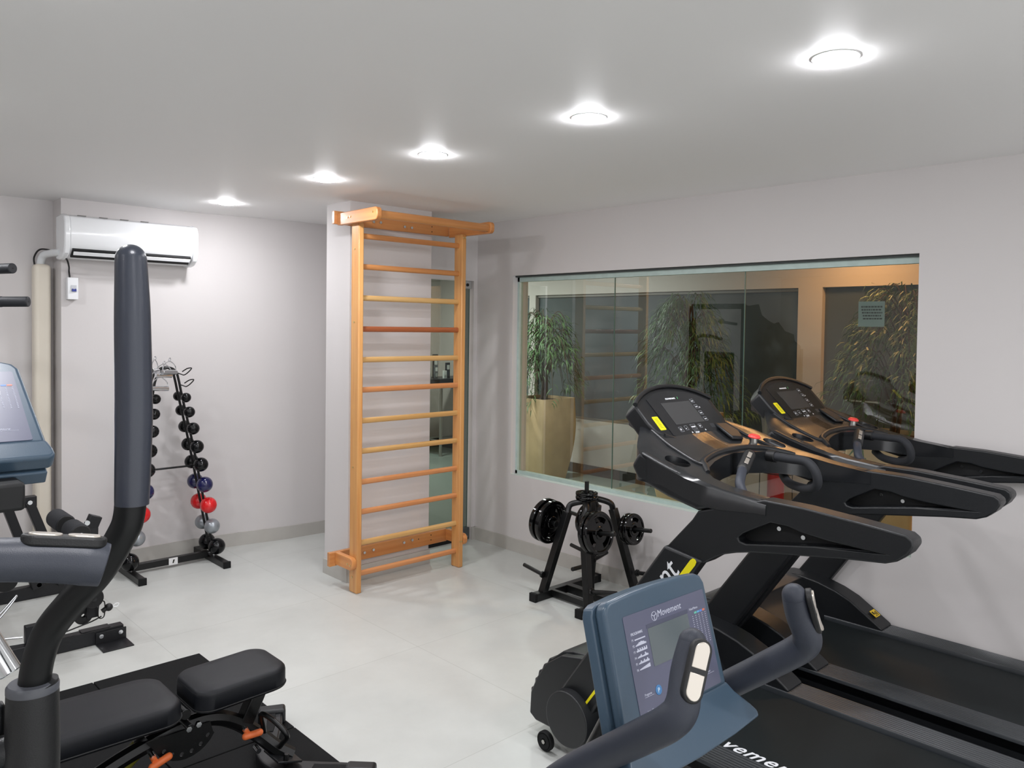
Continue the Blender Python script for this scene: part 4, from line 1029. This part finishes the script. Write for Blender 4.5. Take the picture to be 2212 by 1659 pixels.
# rear frame
obj('press_beam', B().beam((.25, 5.49, .600), (1.195, 5.49, .600), .055, .065), dm2, mg, bev=.003)
for xa_, xb_ in ((1.035, 1.20), (1.155, 1.335)):
    lg_ = obj('press_leg', B().beam((xa_, 5.48, .60), (xb_, 5.48, .08), .05, .055, up=(0,1,0)), dm2, mg, bev=.003)
    obj('bolt', B().cyl((xb_, 5.445, .09), (xb_, 5.435, .09), .013, n=16), chrome, lg_)
    obj('bolt', B().cyl((xa_, 5.455, .60), (xa_, 5.445, .60), .013, n=16), chrome, lg_)
    obj('joint_bracket', B().beam((xb_-.03, 5.47, .17), (xb_+.005, 5.47, .07), .075, .07, up=(0,1,0)), dm2, lg_, bev=.006)
obj('pulley', B().lathe([(.01, -.012), (.060, -.012), (.053, 0), (.060, .012), (.01, .012)], (.98, 5.2, .22), (0,1,0), 32), black_plastic, mg)
# tower (left of the frame; seen mirrored in the window)
for x_ in (.44, -.87):
    obj('upright', B().beam((x_, 4.62, .05), (x_, 4.62, 1.98 if x_ > 0 else 1.48), .06, .06, up=(0,1,0)), dm2, mg, bev=.004)
    obj('upright', B().beam((x_, 5.30, .05), (x_, 5.30, 1.98 if x_ > 0 else 1.48), .06, .06, up=(0,1,0)), dm2, mg, bev=.004)
shr = [(.43, .30), (.43, 1.97), (.17, 2.0), (.10, 1.88), (-.05, 1.82), (-.20, 1.78), (-.30, 1.80), (-.45, 1.70), (-.67, 1.66), (-.70, 1.58), (-.85, 1.52), (-.86, .30)]
obj('shroud', B().prism(shr, lambda x, z, y: V3((x, y, z)), 4.60, 4.625), mat('shroud', '#17181a', .5), mg, bev=.003)
for k in range(12): obj('stack_plate', B().box(-.30, .0, 4.80, 5.0, .12+k*.052, .12+k*.052+.048), dm2, mg, bev=.003)
obj('guide_rod', B().cyl((-.22, 4.9, .1), (-.22, 4.9, 1.9), .012).cyl((-.08, 4.9, .1), (-.08, 4.9, 1.9), .012), chrome, mg)
obj('top_beam', B().beam((.44, 4.62, 1.97), (.44, 5.3, 1.97), .06, .06), dm2, mg, bev=.004)
hnd = mat('grip_rubber', '#22252a', .5, bump=.3, bscale=700)
def grip(p, d, L, r, nk, label=None):
    p = V3(p); d = V3(d).normalized()
    g = obj('hand_grip', B().cyl(p, p-d*L, r, n=28), hnd, mg, bev=.004, seg=3)
    obj('grip_bar', B().tube([p-d*(L-.01), p-d*(L+.05), nk], r*.62, n=16), dm2, g)
    obj('grip_hole', B().cyl(p+d*.0005, p-d*.004, .0045, n=14), deep_black, g)
    obj('grip_collar', B().cyl(p-d*(L-.02), p-d*(L+.006), r*1.06, n=28), hnd, g, bev=.003)
grip((.900, 4.58, 1.961), (.50, -.86, .02), .13, .026, (.45, 4.78, 1.97))
grip((.968, 4.58, 1.797), (.80, -.60, .02), .145, .026, (.45, 4.72, 1.77))
obj('press_arm', B().tube([(.30, 5.0, 1.60), (.60, 5.0, 1.635), (.80, 5.0, 1.62), (.80, 5.0, 1.56)], .02, n=14), dm2, mg)
obj('press_pad', B().cyl((.80, 5.0, 1.58), (.80, 5.0, 1.06), .04, n=24), foam_black, mg, bev=.01)
obj('seat_cushion', B().box(.45, .85, 4.80, 5.12, .50, .57), vinyl, mg, bev=.02, seg=3)
obj('back_cushion', B().box(.36, .44, 4.78, 5.14, .70, 1.45), vinyl, mg, bev=.02, seg=3)
obj('seat_post', B().beam((.65, 4.96, .06), (.65, 4.96, .50), .06, .06, up=(0,1,0)).beam((.3, 4.96, .05), (.9, 4.96, .05), .06, .06), dm2, mg, bev=.004)
obj('wire_stirrup', B().tube([(.60, 3.8, .40), (.695, 3.8, .485), (.742, 3.8, .535), (.755, 3.8, .548), (.745, 3.8, .528), (.695, 3.8, .468), (.60, 3.8, .375)], .004, n=8), chrome, mg)
obj('wire_stirrup', B().tube([(.55, 3.8, .395), (.695, 3.8, .378), (.775, 3.8, .366)], .0045, n=8), chrome, mg)
obj('cable', B().tube([(.55, 3.8, .385), (.50, 4.2, .6), (.44, 4.6, 1.2)], .0035, n=8), black_metal, mg)

# ================================================================== CORRIDOR CONTENTS
pot_m = mat('stone_pot', '#d2b48c', .7, var=.22, vscale=7, bump=.4, bscale=30)
leaf_m = mat('leaf_green', '#4d6b40', .5, var=.35, vscale=9)
bark_m = mat('bark', '#4a3626', .8)
soil_m = mat('mulch', '#4b3323', .9, bump=1., bscale=60)
def plant(x, y, h, rw, seed, label, nleaf=1700, low=.95, lean=(0, 0)):
    rnd = random.Random(seed)
    t = thing('potted_tree', (x, y, 0), label, 'plant', 'potted weeping trees in the corridor')
    hb_, ht_ = .175, .262; lay = []
    N = 12
    b = B(); vs = []; fs = []
    for i in range(N+1):
        z = .92*i/N; k = i/N
        w_ = .188+.080*math.sin(min(1, k*1.45)*PI/2) - .012*max(0, k-.7)/.3
        for u, v in rpoly(2*w_, 2*w_, .03, 3): vs.append((x+u, y+v, z))
    n = 16
    for i in range(N):
        for k in range(n):
            l = (k+1) % n; fs.append((i*n+k, i*n+l, (i+1)*n+l, (i+1)*n+k))
    fs.append(tuple(range(n))[::-1])
    for u, v in rpoly(.50, .50, .03, 3): vs.append((x+u, y+v, .92))
    for u, v in rpoly(.50, .50, .03, 3): vs.append((x+u, y+v, .86))
    for k in range(n):
        l = (k+1) % n; fs.append((N*n+k, N*n+l, (N+1)*n+l, (N+1)*n+k)); fs.append(((N+1)*n+k, (N+1)*n+l, (N+2)*n+l, (N+2)*n+k))
    fs.append(tuple((N+2)*n+k for k in range(n)))
    b.add(vs, fs)
    p = obj('pot', b, pot_m, t, ang=50)
    obj('soil', B().box(x-.24, x+.24, y-.24, y+.24, .85, .885), soil_m, p)
    tops = []
    tk = B()
    for k in range(3):
        a = 2*PI*k/3+rnd.random(); r0 = .03
        pts = [(x+r0*math.cos(a), y+r0*math.sin(a), .87)]
        for j in range(1, 6):
            f = j/5; pts.append((x+r0*math.cos(a+f*3)+lean[0]*f, y+r0*math.sin(a+f*3)+lean[1]*f, .87+(h-1.05)*f))
        tk.tube(pts, [.016, .015, .013, .012, .01, .006], n=8, sub=3)
    obj('trunk', tk, bark_m, t)
    br_ = B(); lf = B(); tips = []
    nb_ = 52
    for k in range(nb_):
        z0 = low+(h-.25-low)*(k/nb_)**.9*1.0; z0 = max(low+.05, z0)
        f = (z0-.87)/(h-.95)
        a = rnd.random()*2*PI; env = rw*(1-.55*max(0, (z0-low)/(h-low)-.25)/.75)
        R_ = env*(.6+.4*rnd.random())
        cx_, cy_ = x+lean[0]*f, y+lean[1]*f
        p0 = V3((cx_, cy_, z0)); p1 = V3((cx_+R_*.5*math.cos(a), cy_+R_*.5*math.sin(a), z0+.16*(h-z0+.25)/.6+.05))
        p2 = V3((cx_+R_*.85*math.cos(a), cy_+R_*.85*math.sin(a), z0+.08)); p3 = V3((cx_+R_*math.cos(a), cy_+R_*math.sin(a), z0-.12-.12*rnd.random()))
        p1.z = min(p1.z, h); p2.z = min(p2.z, h-.03)
        P, R2 = spline([p0, p1, p2, p3], [.005, .004, .003, .0015], 5)
        br_.rings(list(zip(P, R2)), 5)
        nl = nleaf//nb_
        for j in range(nl):
            i = rnd.randint(3, len(P)-1); q = P[i]+V3((rnd.uniform(-.05, .05), rnd.uniform(-.05, .05), rnd.uniform(-.05, .03)))
            L = rnd.uniform(.10, .17); w = rnd.uniform(.0042, .0072); aa = a+rnd.uniform(-1.1, 1.1)
            d0 = V3((math.cos(aa), math.sin(aa), rnd.uniform(-.6, .35))).normalized(); d1 = V3((math.cos(aa)*.45, math.sin(aa)*.45, -1)).normalized()
            sd = V3((-math.sin(aa), math.cos(aa), rnd.uniform(-.5, .5))).normalized()
            a0 = q; a1 = q+d0*L*.35; a2 = a1+(d0+d1).normalized()*L*.35; a3 = a2+d1*L*.35
            lf.add([a0, a1-sd*w, a1+sd*w, a2-sd*w*.8, a2+sd*w*.8, a3], [(0, 1, 2), (1, 3, 4, 2), (3, 5, 4)])
    obj('branches', br_, bark_m, t)
    fo_ = obj('foliage', lf, leaf_m, t, smooth=False); fo_['kind'] = 'stuff'
plant(6.36, 6.19, 1.98, .47, 1, 'potted weeping tree in a tall stone pot at the left end of the window')
plant(6.36, 4.28, 2.12, .56, 2, 'potted weeping tree behind the nearer treadmill console', nleaf=2600)
plant(6.36, 2.40, 2.18, .58, 3, 'potted weeping tree under the warm light at the right end of the window', nleaf=2600, lean=(0, -.1))
fe = thing('fire_extinguisher', (6.72, 3.56, 0), 'red fire extinguisher on a wire stand against the corridor wall', 'fire extinguisher')
obj('cylinder', B().cyl((6.72, 3.56, .04), (6.72, 3.56, .45), .075, n=32).cyl((6.72, 3.56, .45), (6.72, 3.56, .50), .075, .03), mat('extinguisher_red', '#b01c22', .35), fe, bev=.006)
obj('valve', B().cyl((6.72, 3.56, .50), (6.72, 3.56, .55), .02), black_metal, fe)
st_ = B().rings([(V3((6.72+.10*math.cos(a), 3.56+.16*math.sin(a), .40)), .004) for a in [2*PI*k/24 for k in range(24)]], 6, closed=True)
st_.rings([(V3((6.72+.12*math.cos(a), 3.56+.17*math.sin(a), .008)), .005) for a in [2*PI*k/24 for k in range(24)]], 6, closed=True)
for s in (-1, 1): st_.cyl((6.72, 3.56+s*.165, .008), (6.72, 3.56+s*.16, .40), .004, n=8)
obj('wire_stand', st_, black_metal, fe)
# notice stuck to the right window pane
nt_ = obj('paper_notice', B().box(GX+.002, GX+.003, 1.640, 1.775, 1.728, 1.860), mat('thin_paper', '#8f928e', .8), loc=(GX+.0025, 1.707, 1.728))
tag(nt_, 'small sheet of paper with printed lines stuck on the right window pane', 'notice')
pb_ = B(); rn = random.Random(5)
for k in range(5):
    y_ = 1.652+.006*(k % 2)
    while y_ < 1.752:
        w_ = rn.uniform(.005, .014); pb_.box(GX+.0012, GX+.002, y_, y_+w_, 1.828-k*.0155, 1.836-k*.0155); y_ += w_+.003
pl2 = obj('printed_lines', pb_, dark_print); pl2.data.transform(Matrix.Translation(-nt_.location)); pl2.parent = nt_

# table with small boxed goods behind the glass door
tb_ = thing('display_table', (6.63, 8.15, 0), 'steel table with dark top seen through the glass door', 'table')
obj('table_top', B().box(6.05, 7.05 if False else 6.94, 8.02, 8.48, .955, 1.02), mat('table_dark', '#22262b', .35), tb_, bev=.004)
for x_ in (6.40, 6.90):
    for y_ in (8.10, 8.42): obj('leg', B().cyl((x_, y_, 0), (x_, y_, .955), .022, n=20), steel, tb_)
obj('lower_rail', B().cyl((6.40, 8.10, .20), (6.90, 8.10, .20), .012).cyl((6.40, 8.42, .20), (6.90, 8.42, .20), .012).cyl((6.40, 8.10, .20), (6.40, 8.42, .20), .012), steel, tb_)
gc = [mat('good_%d' % k, c, .5) for k, c in enumerate(('#24272b', '#8e938f', '#3a4047', '#c4c6c2', '#51565a'))]
gr_ = random.Random(11)
gl = ['dark boxed item at the left end of the display table', 'pale framed card on the display table, left group', 'tall dark pack on the display table beside the pale card', 'small grey pack leaning on the display table', 'tallest dark pack at the middle of the display table', 'small pale card at the front of the display table', 'dark pack on the display table just left of the post', 'tall dark pack at the right end of the display table', 'grey pack in front at the right end of the display table']
for k, (x_, w_, h_, y_) in enumerate(((6.12, .05, .22, 8.20), (6.22, .06, .14, 8.12), (6.29, .05, .24, 8.25), (6.36, .05, .17, 8.15), (6.45, .07, .31, 8.28), (6.47, .05, .10, 8.10), (6.58, .06, .20, 8.18), (6.82, .07, .30, 8.24), (6.88, .05, .17, 8.12))):
    t = thing('boxed_item', (x_, y_, 1.02), gl[k], 'boxed item', 'small boxed goods on the display table')
    obj('carton', B().box(x_-w_/2, x_+w_/2, y_, y_+.03, 1.02, 1.02+h_), gc[[0, 1, 2, 4, 0, 3, 0, 2, 4][k]], t, bev=.002)
    obj('front_label', B().box(x_-w_*.36, x_+w_*.36, y_-.001, y_, 1.02+h_*.55, 1.02+h_*.85), gc[3], t)
    obj('front_picture', B().box(x_-w_*.30, x_+w_*.30, y_-.001, y_, 1.02+h_*.12, 1.02+h_*.42), gc[1 if k % 2 else 2], t)
